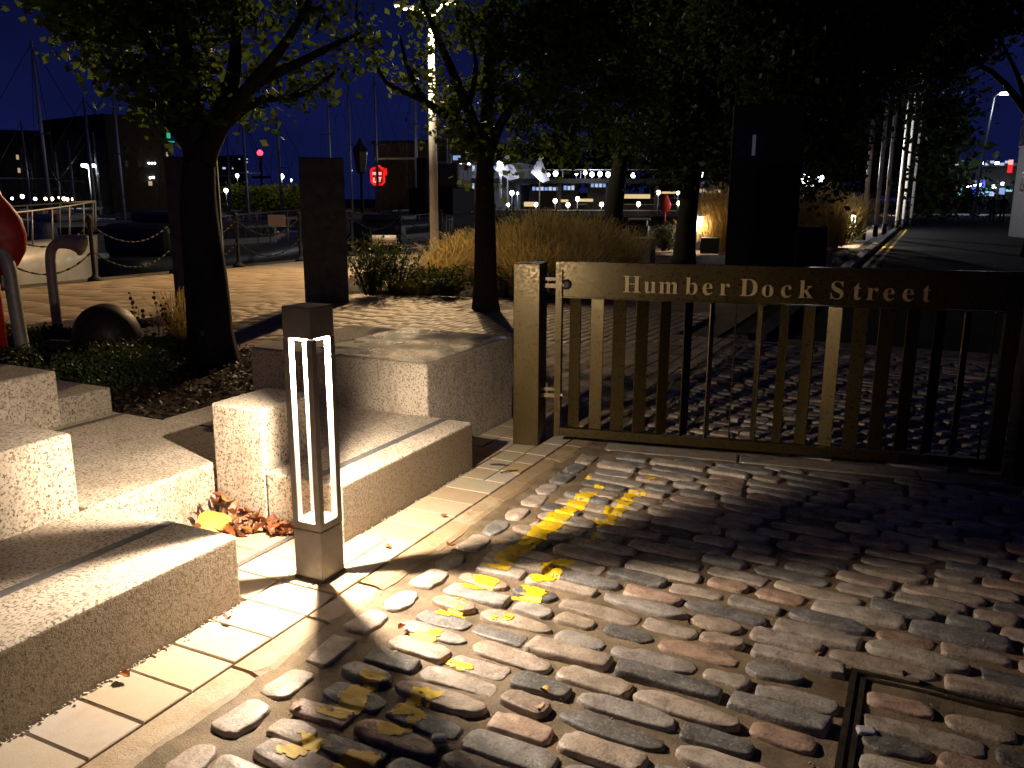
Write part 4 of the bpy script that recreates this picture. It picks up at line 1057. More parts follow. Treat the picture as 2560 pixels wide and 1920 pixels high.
tree('plane_tree', 'slim leaning tree behind the gate top, third dark trunk from the left', Vector((-6.62, 18.82, 0)), 19.95,
     [(1535, 520, 0), (1552, 400, .1), (1560, 320, .2)], [(.12, (1560, 330, 0), (1590, 200, .2), (1640, 40, .4)), (.10, (1555, 360, 0), (1500, 240, .2), (1460, 120, 0))],
     [(1600, 380, 60, 0, 1), (1690, 330, 100, .5, 1), (1700, 170, 170, 0, 1), (1600, 30, 150, .6, 1), (1540, 300, 80, .2, 1), (1650, 430, 40, .2, 1), (1480, 60, 140, .8, 1)],
     340, .17, LEAF2, .24, sub=.3)
tree('plane_tree', 'dark tree trunk just left of the lit yellow grass', Vector((-4.96, 19.03, 0)), 19.67,
     [(1718, 540, 0), (1732, 420, .1), (1745, 330, .1)], [(.12, (1745, 340, 0), (1790, 200, .1), (1830, 40, .2)), (.1, (1740, 370, 0), (1700, 250, .2), (1690, 100, .2))],
     [(1760, 400, 70, 0, 1), (1830, 290, 150, .3, 1), (1850, 100, 180, 0, 1), (1925, 400, 66, .2, 1), (1740, 20, 170, .3, 1), (1700, 430, 36, 0, 1), (1990, 240, 130, .2, 1)],
     340, .17, LEAF2, .25, sub=.3)
tree('plane_tree', 'broad dark tree over the street above the totem', hplace(1935, 17.9), 17.9,
     [(1940, 520, 0), (1945, 420, 0), (1950, 330, 0)], [(.1, (1950, 340, 0), (2060, 200, .1), (2140, 60, 0)), (.1, (1950, 350, 0), (1960, 230, .1), (1960, 100, 0))],
     [(2000, 430, 66, 0, .9), (2060, 350, 85, .2, 1), (2010, 200, 170, 0, 1), (2150, 120, 170, .3, 1), (2100, 290, 50, 0, .7), (2210, 150, 80, 0, .8), (2045, 480, 44, 0, .8), (2230, 40, 130, .2, 1), (1900, 40, 170, .2, 1), (2060, 20, 160, 0, 1), (2215, 240, 40, 0, .25), (2262, 255, 30, 0, .25), (2225, 345, 22, 0, .3), (2090, 390, 56, .3, .8), (2090, 450, 42, .3, .7)],
     420, .15, LEAF2, .17, sub=.26)
tree('plane_tree', 'black tree on the far side of the street, upper right', hplace(2600, 27), 27,
     [(2600, 480, 0), (2595, 380, 0), (2590, 300, 0)], [(.12, (2590, 310, 0), (2480, 180, .2), (2330, 120, 0)), (.1, (2590, 320, 0), (2540, 180, 0), (2480, 60, .3))],
     [(2345, 240, 80, 0, 1), (2350, 350, 52, .2, 1), (2350, 440, 46, 0, .9), (2310, 110, 110, 0, 1), (2400, 60, 110, .2, 1), (2520, 10, 90, .4, .8), (2330, -20, 150, .2, 1), (2345, 500, 36, 0, .8)],
     220, .22, LEAF2, .25, sub=.38)
sky_shade_tree = thing('plane_tree', 'out-of-view tree at the right of the street, added to shade the gate end from the sky', 'tree', (4.3, 8.8, 0), 0, 'street trees beside the dock')  # out-of-view canopy added to block sky light on the street behind the gate
MB().tube([(0, 0, 0), (.05, 0, 1.5), (-.1, 0, 3.2), (-.4, .1, 4.6)], [.24, .2, .17, .12], 12).build('trunk', BARK, sky_shade_tree)
V, F, cl = leaves_np(lobes_to_points([((-1.2, .2, 5.6), 1.7, 1), ((.6, 1.5, 6), 1.8, 1), ((-2.6, 2.2, 6.2), 1.7, 1), ((-3.0, -.8, 6.0), 1.5, 1), ((.5, -2, 6), 1.8, 1), ((-1.2, -3, 6.4), 1.6, 1), ((-1.5, 4.2, 6.6), 1.8, 1), ((-4.4, 1, 6.6), 1.5, 1), ((-3.2, 3.5, 6.4), 1.7, 1), ((-4.6, -1.5, 6.6), 1.6, 1), ((-2.5, 6, 7), 1.8, 1)], 260, .3), .22, .3)
tag(link('foliage', np_mesh('foliage', V, F, LEAF2, cl), sky_shade_tree), kind='stuff')
# tall dark trees beyond the far quay
for i, (px, d, ty) in enumerate(((1390, 132, 330), (1530, 138, 300), (1680, 130, 320), (1820, 128, 290), (1960, 126, 270), (2080, 118, 255), (2190, 122, 250), (2300, 110, 240))):
    p = hplace(px, d); hh = at(px, ty, d).z; t = thing('far_tree', 'tall dark tree beyond the dock, %s from the left in the far row' % ORDN[i], 'tree', p, 0, 'tall dark trees beyond the dock')
    MB().tube([(0, 0, 0), (.1, 0, hh*.4), (0, 0, hh*.8)], [.4, .3, .12], 8).build('trunk', BARK, t)
    m = 1700; q = rng.normal(size=(m, 3))*np.array([3.6, 2.2, 1])*.55; q[:, 2] = hh*(.12+.86*rng.beta(1.6, 1.5, m)); q[:, :2] *= (1.25-np.abs(q[:, 2:3]/hh-.5))
    V, F, cl = leaves_np(q, 1.25, .2); tag(link('foliage', np_mesh('foliage', V, F, LEAF2, cl), t), kind='stuff')

# ================================================================== BOATS
def hull_mesh(L, B, Hh, sheer=.25, n=18):
    vs = []; fs = []; k = 7
    for i in range(n+1):
        t = i/n; x = L*(t-.5); w = B/2*(1-max(0, (t-.45)/.55)**2.3)*(.86+.14*min(1, t*3)); top = Hh*(1+sheer*t**2); fl = max(0, t-.6)*.9
        for j in range(k):
            a = j/(k-1); z = top*a - Hh*.25*(1-a); ww = w*(.25+.75*a**(.45+fl*.5)); vs.append((x+(fl*.35*a*Hh), ww, z))
        for j in range(k):
            a = 1-j/(k-1); z = top*a - Hh*.25*(1-a); ww = w*(.25+.75*a**(.45+fl*.5)); vs.append((x+(fl*.35*a*Hh), -ww, z))
    m = 2*k
    for i in range(n):
        for j in range(m): fs.append((i*m+j, (i+1)*m+j, (i+1)*m+(j+1)%m, i*m+(j+1)%m))
    fs.append(tuple(range(m))); fs.append(tuple(n*m+j for j in range(m-1, -1, -1))); return vs, fs
WZ = -1.7
def hull(name, L, B, H, mat, parent, sheer=.25):
    m = MB(); vs, fs = hull_mesh(L, B, H, sheer); m.add(vs, fs, True); return m.build(name, mat, parent)
def sailboat(label, px, dist, top_py, hull_mat, L=8.5, rz=0, spread=True, lean=0):
    p = hplace(px, dist, WZ); d_ = ray(px, top_py); h = CAMH+d_.z*dist/math.hypot(d_.x, d_.y)-WZ
    t = thing('sailing_boat', label, 'boat', p, rz, 'sailing boats moored in the dock')
    hull('hull', L, L*.30, 1.15, hull_mat, t); MB().rbox(-L*.18, L*.14, -L*.085, L*.085, 1.05, 1.62, .12, 3).build('cabin', hull_mat, t)
    MB().box(-L*.12, L*.10, -L*.0865, L*.0865, 1.30, 1.46).build('cabin_window', DARKGLASS, t)
    MB().tube([(L*.05, 0, 1.2), (L*.05, 0, h)], [.085, .055], 8).build('mast', MASTM, t)
    MB().tube([(L*.05, 0, 2.3), (-L*.34, 0, 2.25)], .07, 8).build('boom', MASTM, t)
    if spread: MB().tube([(L*.05, -.75, h*.62), (L*.05, .75, h*.62)], .03, 6).build('spreader', MASTM, t)
    mb = MB().tube([(L*.05, 0, h-.1), (L*.48, 0, 1.35)], .014, 4).tube([(L*.05, 0, h-.1), (-L*.47, 0, 1.2)], .014, 4)
    for s in (-1, 1): mb.tube([(L*.05, 0, h-.1), (L*.05, s*.75, h*.62), (L*.03, s*L*.14, 1.15)], .012, 4)
    mb.build('rigging', DARKSTEEL, t); return t
BO = [(92, 38, 100, 'sailing boat whose mast is farthest left among the tall ones'), (190, 62, 350, 'sailing boat with a short mast left of the double lamp'), (262, 44, 245, 'sailing boat with a tall thin mast right of the double lamp'),
      (335, 40, 200, 'sailing boat with the thickest mast left of the first tree'), (405, 52, 330, 'sailing boat with a thin mast close to the left standing panel'), (232, 70, 330, 'sailing boat with a short thin mast beside the double lamp'),
      (583, 60, 330, 'sailing boat with mast just right of the first tree trunk'), (630, 42, 285, 'sailing boat with a dark mast under the red crane light'), (718, 48, 280, 'sailing boat with thin mast left of the second standing panel'),
      (815, 55, 150, 'sailing boat with a slanting rig behind the second standing panel'), (868, 58, 200, 'sailing boat with a mast crossed by one yard, right of the second standing panel'), (958, 50, 190, 'sailing boat with tall rig in front of the red neon sign'),
      (1030, 62, 120, 'old ship mast with a yard left of the lamp column'), (1052, 62, 150, 'old ship mast close left of the lamp column'), (1118, 70, 240, 'sailing boat with mast right of the lamp column'), (165, 80, 380, 'far sailing boat with a faint short mast at left'), (60, 66, 300, 'far sailing boat with faint mast near the left edge')]
for i, (px, d, ty, lab) in enumerate(BO):
    sailboat(lab, px, d, ty, WHITE_GEL if i % 3 else GREYHULL, random.uniform(7.5, 10), YAW+R(random.choice((35, 50, 215, 230, 125))+random.uniform(-8, 8)))
def motor_yacht(label, p, rz, L=9, mat=WHITE_GEL, H=1.9):
    t = thing('motor_yacht', label, 'boat', p, rz, 'motor boats moored at the dock wall')
    hull('hull', L, 3.0, H, mat, t, .22)
    MB().rbox(-L*.36, L*.12, -1.05, 1.05, H*.98, H+.78, .22, 3).build('cabin', mat, t)
    MB().box(-L*.30, L*.09, -1.058, 1.058, H+.34, H+.60).build('cabin_window', DARKGLASS, t)
    MB().rbox(-L*.28, -L*.08, -.8, .8, H+.79, H+1.05, .1, 3).build('flybridge', mat, t)
    mb = MB(); P = []
    for i in range(9):
        s = i/8; x = L*(.1+.42*s); w = 1.4*(1-s**2.2)+.04; z = H*(1+.22*(x/L+.5)**2)+.05
        for sg in (-1, 1): mb.tube([(x, sg*w, z), (x+.06, sg*w, z+.62)], .014, 5)
        P.append((x+.06, w, z+.62))
    mb.tube(P+[(x_, -y_, z_) for x_, y_, z_ in P[::-1]], .016, 5).build('bow_rail', STAIN, t)
    for k in range(3): MB().ball((L*(.10+.13*k), 1.32-.16*k*k*.4, H*.72), .10, 6, .6).build('porthole', DARKGLASS, t)
    for k in range(2): MB().tube([(L*(.12+.2*k), 1.60-.15*k, H*.2), (L*(.12+.2*k), 1.60-.15*k, H*.75)], .11, 10).build('fender', IRON, t)
    return t
bp = at(206, 590, 19.0); motor_yacht('white motor yacht bow at the left edge behind the bent posts', (-15.9, 7.1, WZ), R(86), 9.5, WHITE_GEL, 1.95)
motor_yacht('grey motor cruiser with lit cabin windows between the standing panels', (-17.5, 17.6, WZ), R(94), 9.0, GREYHULL, 1.75)
cr = thing('boat_cabin_light', 'glowing cabin window of the cruiser between the standing panels', 'window light', at(692, 552, 24))
MB().rbox(-.28, .28, -.05, .05, -.16, .16, .02, 1).build('pane', emit('warm_cabin_glow', (1, .50, .25), .06), cr)
tb = thing('tug_boat', 'black tug with wheelhouse and funnel behind the lamp column', 'boat', (*hplace(1110, 48)[:2], WZ), R(100))
hull('hull', 15, 4.4, 2.2, IRON, tb, .35); MB().rbox(-2, 1.6, -1.3, 1.3, 2.2, 3.7, .1, 2).build('deckhouse', IRON, tb); MB().rbox(-.6, 1.6, -1.1, 1.1, 3.72, 5.0, .1, 2).build('wheelhouse', simple('tug_wheelhouse', (.16, .12, .08), .6), tb)
for k in range(3): MB().box(-.4+.65*k, .05+.65*k, -1.12, -1.105, 4.15, 4.7).build('window', E_FAINT, tb)
MB().tube([(-2.6, 0, 2.2), (-2.6, 0, 5.2)], .5, 14).build('funnel', IRON, tb); MB().tube([(.6, 0, 5), (.6, 0, 9.5)], .06, 6).build('mast', MASTM, tb)
dg_ = thing('white_dinghy', 'small white boat hull at the dock edge right of the lamp column', 'boat', (*hplace(1112, 24.5)[:2], -.95), R(80)); hull('hull', 2.6, 1.1, .95, WHITE_GEL, dg_, .2); MB().box(-.2, .1, -.45, .45, .80, .84).build('thwart', CREAM, dg_)
for i, (px, d, lab) in enumerate(((560, 36, 'pale cruiser behind the first tree, white highlights on deck'), (470, 44, 'low dark cruiser left of the first tree'), (250, 36, 'dim grey cruiser under the double lamp'), (1010, 34, 'dim cruiser left of the lamp column'), (900, 36, 'dim low boat right of the second standing panel'))):
    motor_yacht(lab, (*hplace(px, d)[:2], WZ), R(random.uniform(60, 130)), 8, GREYHULL if i % 2 else WHITE_GEL, 1.5)

# ================================================================== FAR BUILDINGS AND LIGHTS
class Facade:
    def __init__(s, name, label, cat, px0, d0, px1, d1, top, depth, mat, group=None, roof=None):
        a, b = hplace(px0, d0), hplace(px1, d1); s.a = a; v = b-a; s.w = v.length; s.u = v.normalized(); s.n = Vector((-s.u.y, s.u.x, 0))
        s.t = thing(name, label, cat, a, math.atan2(s.u.y, s.u.x), group); s.dep = depth
        u, z = s.hit((px0+px1)/2, top); s.h = z
        MB().box(0, s.w, 0, depth, -.5, z).build('wall', mat, s.t)
        MB().box(-.3, s.w+.3, -.25, depth+.2, z+.002, z+.35).build('roof', roof or DKWALL, s.t)
    def hit(s, px, py):
        d = ray(px, py); k = ((s.a-CP).dot(s.n))/d.dot(s.n); p = CP+d*k; return (p-s.a).dot(s.u), p.z
    def rect(s, x0, y0, x1, y1, name, mat, out=.08, th=.1):
        u0, z1 = s.hit(x0, y0); u1, z0 = s.hit(x1, y1); u0, u1 = min(u0, u1), max(u0, u1); z0, z1 = min(z0, z1), max(z0, z1)
        return MB().box(u0, u1, -out-th, -out, z0, z1).build(name, mat, s.t)
    def window(s, x0, y0, x1, y1, mat):
        f = s.rect(x0-1.2, y0-1.2, x1+1.2, y1+1.2, 'window', DARKSTEEL, .004, .06)
        u0, z1 = s.hit(x0, y0); u1, z0 = s.hit(x1, y1); MB().box(min(u0, u1), max(u0, u1), -.09, -.066, min(z0, z1), max(z0, z1)).build('pane', mat, f); return f
A = Facade('apartment_block', 'long dark flat roofed building across the dock at left', 'building', -60, 120, 282, 118, 335, 14, DKWALL)
for r in ((40, 387, 48, 399), (44, 420, 52, 432)): A.window(*r, E_WIN)
for k in range(7):
    for q in range(3): A.window(70+k*30, 360+q*34, 78+k*30, 374+q*34, DARKGLASS)
A.rect(-20, 444, 152, 448, 'balcony_rail', MASTM, .5, .1)
B = Facade('hotel_block', 'taller dark building with a sloping roof end left of the first tree', 'building', 282, 112, 440, 116, 300, 16, DKWALL)
for r in ((298, 450, 306, 459), (370, 453, 380, 464), (410, 380, 420, 392)): B.window(*r, E_WIN)
for k in range(3): B.rect(369+k*7, 406, 373+k*7, 410, 'spot_light', E_COOL, .1)
B.rect(372, 442, 377, 447, 'spot_light', E_COOL, .1); B.rect(380, 441, 384, 446, 'spot_light', E_COOL, .1)
B.rect(415, 332, 424, 346, 'green_sign', E_GREEN, .1); B.rect(410, 352, 434, 356, 'green_sign_letters', E_GREEN, .1)
for k in range(3):
    for q in range(3): B.window(312+k*32, 330+q*36, 320+k*32, 344+q*36, DARKGLASS)
T = Facade('tower_block', 'distant tower block right of the first tree trunk', 'building', 592, 260, 624, 262, 392, 16, DKWALL)
for r in ((596, 396, 600, 399), (613, 396, 619, 399), (613, 404, 619, 407), (614, 428, 620, 431)): T.window(*r, E_WINP)
T2 = Facade('low_tower', 'low distant block with lit windows behind the first tree', 'building', 540, 240, 592, 242, 412, 16, DKWALL)
for r in ((556, 418, 564, 423), (580, 419, 583, 423)): T2.window(*r, E_WINP)
cr = thing('tower_crane', 'distant crane mast topped by a red warning light', 'crane', hplace(657, 240)); h = at(657, 388, 240).z
MB().tube([(0, 0, 0), (0, 0, h)], .35, 6).build('mast', IRON, cr); MB().ball((0, 0, h+.6), .75, 8).build('warning_light', E_REDL, cr); MB().box(-3, 3, -.3, .3, h-6, h-5.4).build('platform', IRON, cr)
Cb = Facade('clad_building', 'brown clad flat roofed building behind the lamp column', 'building', 938, 118, 1192, 112, 357, 20, WOODWALL)
Cb.rect(938, 395, 1080, 398, 'cladding_band', MASTM, .1); Cb.window(1133, 389, 1152, 400, E_WINB)
L_ = Facade('lit_terrace', 'two storey building with blue lit windows behind the second tree', 'building', 1060, 104, 1300, 100, 408, 10, PALEWALL)
for (x0, x1, m) in ((1131, 1146, E_WINB), (1149, 1163, E_WINB), (1167, 1174, E_WINP), (1181, 1188, E_WINP), (1205, 1240, E_WINB), (1246, 1262, E_WINP)): L_.window(x0, 414, x1, 429, m)
L_.rect(1100, 446, 1300, 451, 'floor_band', DKWALL, .6, .3); L_.rect(1100, 428, 1300, 430, 'balcony_rail', MASTM, .6, .1)
for (x0, x1, m) in ((1068, 1076, E_WINB), (1096, 1103, E_WINB), (1106, 1114, E_WINP), (1128, 1134, E_WINP), (1138, 1153, E_WINB), (1158, 1170, E_WINB), (1181, 1186, E_WINP), (1190, 1196, E_WINP), (1210, 1236, E_WINB)): L_.window(x0, 455, x1, 478, m)
# red neon sign on a bracket
ns = thing('neon_sign', 'red glowing pub sign with curved top on the dark building', 'sign', at(944, 440, 108), YAW+R(14))
sc = 108/FPX
MB().rbox(-15*sc, 15*sc, 0, .12, -20*sc, 20*sc, .3, 3).build('backboard', simple('sign_board_red', (.25, .004, .004), .5), ns)
def tubes(name, lines, mat, r): 
    m = MB()
    for L in lines: m.tube([(x*sc, -.14, -y*sc) for x, y in L], r, 6)
    return m.build(name, mat, ns)
tubes('neon_border', [[(-15, -15), (-15, 14), (-9, 20), (9, 20), (15, 14), (15, -12), (11, -16)], [(-15, -15), (-10, -17), (-5, -18), (0, -22), (5, -23), (9, -18), (15, -17)], [(19, -18), (20, -8), (19, -2)]], E_RED, .16)
tubes('neon_letter', [[(-9, 4), (-10, 14), (-5, 14)]], E_REDW, .11); tubes('neon_letter', [[(-2, 5), (-3, 14)]], E_REDW, .11); tubes('neon_letter', [[(1, 5), (9, 4)], [(5, 5), (4, 14)]], E_REDW, .11)
for k in range(5): tubes('neon_letter', [[(-11+4.2*k, -9), (-11.3+4.2*k, -3), (-8.6+4.2*k, -3), (-8.4+4.2*k, -9)]], E_REDW, .07)
point('neon_glow', ns, (0, -1.2, 0), 45, (1, .03, .02), .5)
# old lantern silhouette
vl = thing('old_lantern', 'unlit old street lantern silhouetted left of the red sign', 'lamp post', hplace(905, 34)); hz = at(905, 430, 34).z
MB().tube([(0, 0, 0), (0, 0, hz-.1)], [.09, .05], 10).build('post', IRON, vl); MB().lathe([(.06, -.1), (.20, 0), (.30, .75), (.34, .78), (.24, .95), (.13, 1.05), (.07, 1.2), (.01, 1.28)], 6, (0, 0, hz), False).build('lantern', simple('lantern_glass', (.06, .04, .04), .3), vl)
# white sail canopies
for px, d, w, h, lab in ((1268, 92, 60, 405, 'white sail canopy right of the second tree'), (1350, 94, 46, 412, 'second white sail canopy, partly behind leaves'), (1755, 88, 70, 430, 'pale canopy between the dark trunk and the totem')):
    t = thing('sail_canopy', lab, 'canopy', hplace(px, d), YAW, 'white sail canopies by the waterfront'); k = d/FPX; hz = at(px, h, d).z
    m = MB(); a = (-w*.5*k, 0, hz-.8); b = (w*.5*k, 0, hz-1.6); c = (0, 2.0, hz+1.0); q = (w*.1*k, -1.5, hz-1.9); m.add([a, b, c, q, (a[0], .05, a[2]-.05), (b[0], .05, b[2]-.05), (c[0], 2.05, c[2]-.05), (q[0], -1.45, q[2]-.05)], [(0, 2, 3), (2, 1, 3), (4, 7, 6), (6, 7, 5), (0, 3, 7, 4), (3, 1, 5, 7), (1, 2, 6, 5), (2, 0, 4, 6)]).build('fabric', simple('canopy_fabric', (.55, .55, .60), .8), t)
    MB().tube([(0, 2, 0), (0, 2, hz+1)], .08, 6).build('pole', MASTM, t)
for px, py, d, w_ in ((1262, 416, 90, 420), (1375, 430, 94, 300), (1500, 430, 95, 420)):
    point('waterfront_glow', None, at(px, py, d)+Vector((-.5, -2.0, 0)), w_, (.88, .92, 1), .4)
# walkway and stepped quay
wk = thing('raised_walkway', 'raised walkway with a lamp row across the far dock', 'walkway', hplace(1420, 97), YAW-R(8)); zz = at(1480, 447, 97).z
MB().box(-13, 16, -1, 1.5, zz-.5, zz).build('deck', DKWALL, wk); MB().box(-13, 16, -1.05, -.98, zz+.9, zz+.98).build('handrail', MASTM, wk)
for k in range(6): MB().box(-12+k*5.4, -11.6+k*5.4, -.4, .6, -.3, zz-.5).build('pier', DKWALL, wk)
for k in range(15): MB().box(-12.6+k*2, -12.54+k*2, -1.05, -.99, zz, zz+.9).build('rail_post', MASTM, wk)
for x0, x1, lab, m, y0, y1 in ((1330, 1400, 'row of lit shop windows under the walkway, left group', E_WINP, 467, 474), (1408, 1436, 'row of lit shop windows under the walkway, right group', E_WINP, 464, 473), (1476, 1525, 'lit shop windows under the walkway near the tree', E_WINP, 458, 466)):
    t = thing('kiosk', lab, 'kiosk', hplace((x0+x1)/2, 99), YAW-R(8), 'lit kiosks on the far quay'); k = 99/FPX; w = (x1-x0)*k; zc = at(x0, y1+2, 99).z; ze = at(x0, y0, 99).z
    MB().box(-w/2-.3, w/2+.3, 0, 2.5, -.3, ze+.5).build('wall', DKWALL, t)
    n = max(2, int((x1-x0)/9))
    for i in range(n): MB().box(-w/2+i*w/n+.06, -w/2+(i+1)*w/n-.06, -.05, -.01, zc, ze-.05*(i % 2)).build('window', m if i % 3 else E_WINB, t)
st = tag(empty('stepped_quay'), kind='structure')
for i, (d, z0) in enumerate(((96, .25), (99.5, .9), (103, 1.6), (106, 2.2))):
    p = hplace(1480, d); o = MB().box(-16, 16, 0, 3.4, -.5, z0).build('step', DKWALL, st, p, (0, 0, YAW-R(9))); MB().box(-16, 16, -.04, -.005, z0-.10, z0-.04).build('step_edge', simple('pale_step_edge', (.4, .36, .28), .7), st, p, (0, 0, YAW-R(9)))
for x0, y0, x1, y1, d, lab in ((1310, 505, 1345, 516, 95, 'warm self-glowing lamplit wall on the steps, lowest at left'), (1393, 499, 1420, 505, 97, 'thin warm self-glowing lamplit wall on the steps beside a lamp'), (1446, 497, 1482, 504, 98, 'long warm self-glowing lamplit wall in the middle of the steps'), (1558, 486, 1624, 496, 98, 'largest warm self-glowing lamplit wall right of the leaning trunk'), (1655, 479, 1690, 484, 99, 'thin self-glowing lamplit wall above the far red lifebuoy'), (1742, 472, 1760, 481, 90, 'small self-glowing lamplit wall left of the lit grass'), (1765, 474, 1800, 482, 90, 'dim self-glowing lamplit wall above the lit grass')):
    p = at((x0+x1)/2, (y0+y1)/2, d); k = d/FPX; t = thing('lit_wall', lab, 'lit wall', p, YAW-R(9), 'self-glowing lamplit walls on the stepped quay')
    MB().rbox(-(x1-x0)*k/2, (x1-x0)*k/2, 0, .3, -(y1-y0)*k/2, (y1-y0)*k/2, .05, 1).build('panel', E_WALLGLOW, t)  # lamp light falling on these walls is put in as their own glow
# lamps across the dock
ORD = ['first','second','third','fourth','fifth','sixth','seventh','eighth','ninth','tenth','eleventh','twelfth','thirteenth']
def lamp(label, px, py, d, r_px, mat, group=None, pole=True, head='globe', foot=None):
    p = at(px, py, d); r = 1.05*r_px*d/FPX; t = thing('quay_lamp', label, 'lamp', (p.x, p.y, 0), YAW, group)
    MB().ball((0, 0, p.z), r, 8, 1.15).build('lamp_head', mat, t); MB().lathe([(r*.5, 0), (r*1.1, r*.15), (r*.2, r*.55)], 8, (0, 0, p.z+r*.95)).build('lamp_cap', IRON, t)
    if pole: MB().tube([(0, 0, foot if foot is not None else -.1), (0, 0, p.z-r*.8)], max(.05, .8*d/FPX), 6).build('pole', MASTM, t)
    return t
for i, (px, py, r) in enumerate(((1270, 512, 4), (1340, 511, 4.5), (1388, 502, 4.8), (1420, 512, 4.8), (1444, 497, 4.8), (1504, 511, 4.8), (1596, 510, 4.8), (1646, 481, 4.6), (1697, 508, 4.6))):
    lamp('glowing lamp on the stepped quay, %s from the left in the low row' % ORD[i], px, py, 95, r, E_WARM, 'low lamps on the stepped quay')
for i, (px, py, r) in enumerate(((1355, 432, 5.2), (1371, 437, 3.6), (1389, 434, 5.6), (1441, 434, 3.4), (1463, 432, 4.2), (1480, 436, 5.2), (1500, 435, 5.2), (1520, 436, 5.4), (1583, 438, 5.2))):
    lamp('white lamp on the raised walkway, %s from the left in that row' % ORD[i], px, py, 96.5, r, E_COOL, 'lamps along the raised walkway', True, 'globe', zz)
for i, (px, py, r, d, lab) in enumerate(((1152, 412, 3, 99, 'left lamp on the upper balcony of the lit building'), (1172, 411, 3.2, 99, 'middle lamp on the upper balcony of the lit building'), (1197, 412, 3.6, 98, 'lamp on the upper balcony close to the second trunk'), (1250, 411, 7, 92, 'large white lamp just right of the second tree trunk'), (1253, 433, 4.8, 92, 'white lamp under the large lamp right of the second trunk'), (1159, 480, 4.2, 90, 'lamp below the lit building left of the second trunk'), (1197, 480, 5.5, 90, 'bright lamp touching the left side of the second trunk'), (1280, 482, 5, 92, 'lamp low behind the leaves right of the second trunk'), (1294, 483, 2.6, 92, 'small lamp beside the one low behind the leaves'), (593, 439, 3.8, 120, 'round street lamp right of the first tree trunk'), (704, 441, 5.2, 120, 'bright round street lamp over the lit hedge'), (728, 450, 2.2, 125, 'small lamp right of the bright one over the hedge'), (565, 476, 4.4, 80, 'blue white lamp at the right edge of the first trunk'), (1078, 409, 3.4, 100, 'small round lamp touching the lamp column'), (1060, 437, 3, 96, 'curved lamp left of the white lamp column'), (878, 426, 2.4, 90, 'thin lit lamp right of the second standing panel'), (1758, 435, 3.6, 84, 'lamp between the dark trunk and the totem'), (1758, 443, 3.0, 84, 'lower lamp between the dark trunk and the totem'), (1826, 440, 3.0, 84, 'small lamp at the left edge of the totem'), (1695, 482, 3.4, 95, 'lamp beside the far red lifebuoy'))):
    lamp(lab, px, py, d, r, E_COOL if i != 10 else E_WARM, None)
for i, (px, py, r) in enumerate(((30, 496, 2.4), (56, 491, 3.6), (88, 497, 3), (114, 497, 3), (130, 497, 3.4), (146, 494, 2), (160, 497, 3.6), (168, 498, 3.2), (182, 498, 2.6))):
    lamp('small light in the low row across the dock at far left, %s from the left' % ORD[i], px, py, 112, r, E_WARM if i > 2 else E_COOL, 'low lights across the dock at left', False)
# double headed street lamp at left
dl = thing('double_lamp', 'double headed street lamp with glowing pole across the dock', 'lamp post', hplace(232, 70), YAW); k = 70/FPX; hz = at(231, 418, 70).z
MB().tube([(0, 0, -.1), (0, 0, hz)], [.12, .09], 8).build('pole', WHITEPOLE, dl)
for sx, r in ((-10, 5.5), (7, 4)): MB().tube([(0, 0, hz-.1), (sx*k, 0, hz)], .04, 6).build('arm', MASTM, dl); MB().rbox(sx*k-r*k, sx*k+r*k, -.2, .2, hz, hz+.22, .06, 2).build('lamp_head', E_COOL, dl)
point('lamp_glow', dl, (-.35, -.3, hz-.3), 130, (.85, 1, .95), .15)
# twin lantern beyond the totem
tl = thing('twin_lantern', 'twin white lantern post left of the flagpoles', 'lamp post', hplace(2028, 46), YAW*.5); hz = at(2028, 462, 46).z; k = 46/FPX
MB().tube([(0, 0, 0), (0, 0, hz)], .06, 8).build('pole', IRON, tl); MB().box(-18*k, 18*k, -.03, .03, hz-.1, hz-.04).build('crossbar', IRON, tl)
for sx in (-17, 15): MB().lathe([(.10, 0), (.20, .34), (.22, .36), (.06, .52)], 8, (sx*k, 0, hz)).build('lantern', E_COOL, tl)
point('lantern_glow', tl, (0, -.6, hz+.3), 1900, (.95, .93, 1), .2)
wl_ = Facade('stone_wall', 'pale stone wall lit by the twin lantern', 'wall', 2006, 52, 2068, 52, 478, 1.0, simple('lit_stone_wall', (.42, .33, .27), .8, 0, .2, 2))
# hedge across the water
hd = thing('far_hedge', 'lit yellow green hedge across the dock right of the first tree', 'hedge', hplace(705, 112), YAW)
pts = np.stack([rng.uniform(-7.5, 7, 5200), rng.normal(0, .8, 5200), rng.uniform(.1, 2.9, 5200)+rng.normal(0, .2, 5200)], 1); V, F, cl = leaves_np(pts, .42, .2); tag(link('foliage', np_mesh('foliage', V, F, LEAF1, cl), hd), kind='stuff')
point('street_glow', hd, (0, -3, 4.5), 420, (1, .62, .22), .5); point('street_glow', hd, (-5.5, -3, 4.5), 200, (1, .75, .35), .5)
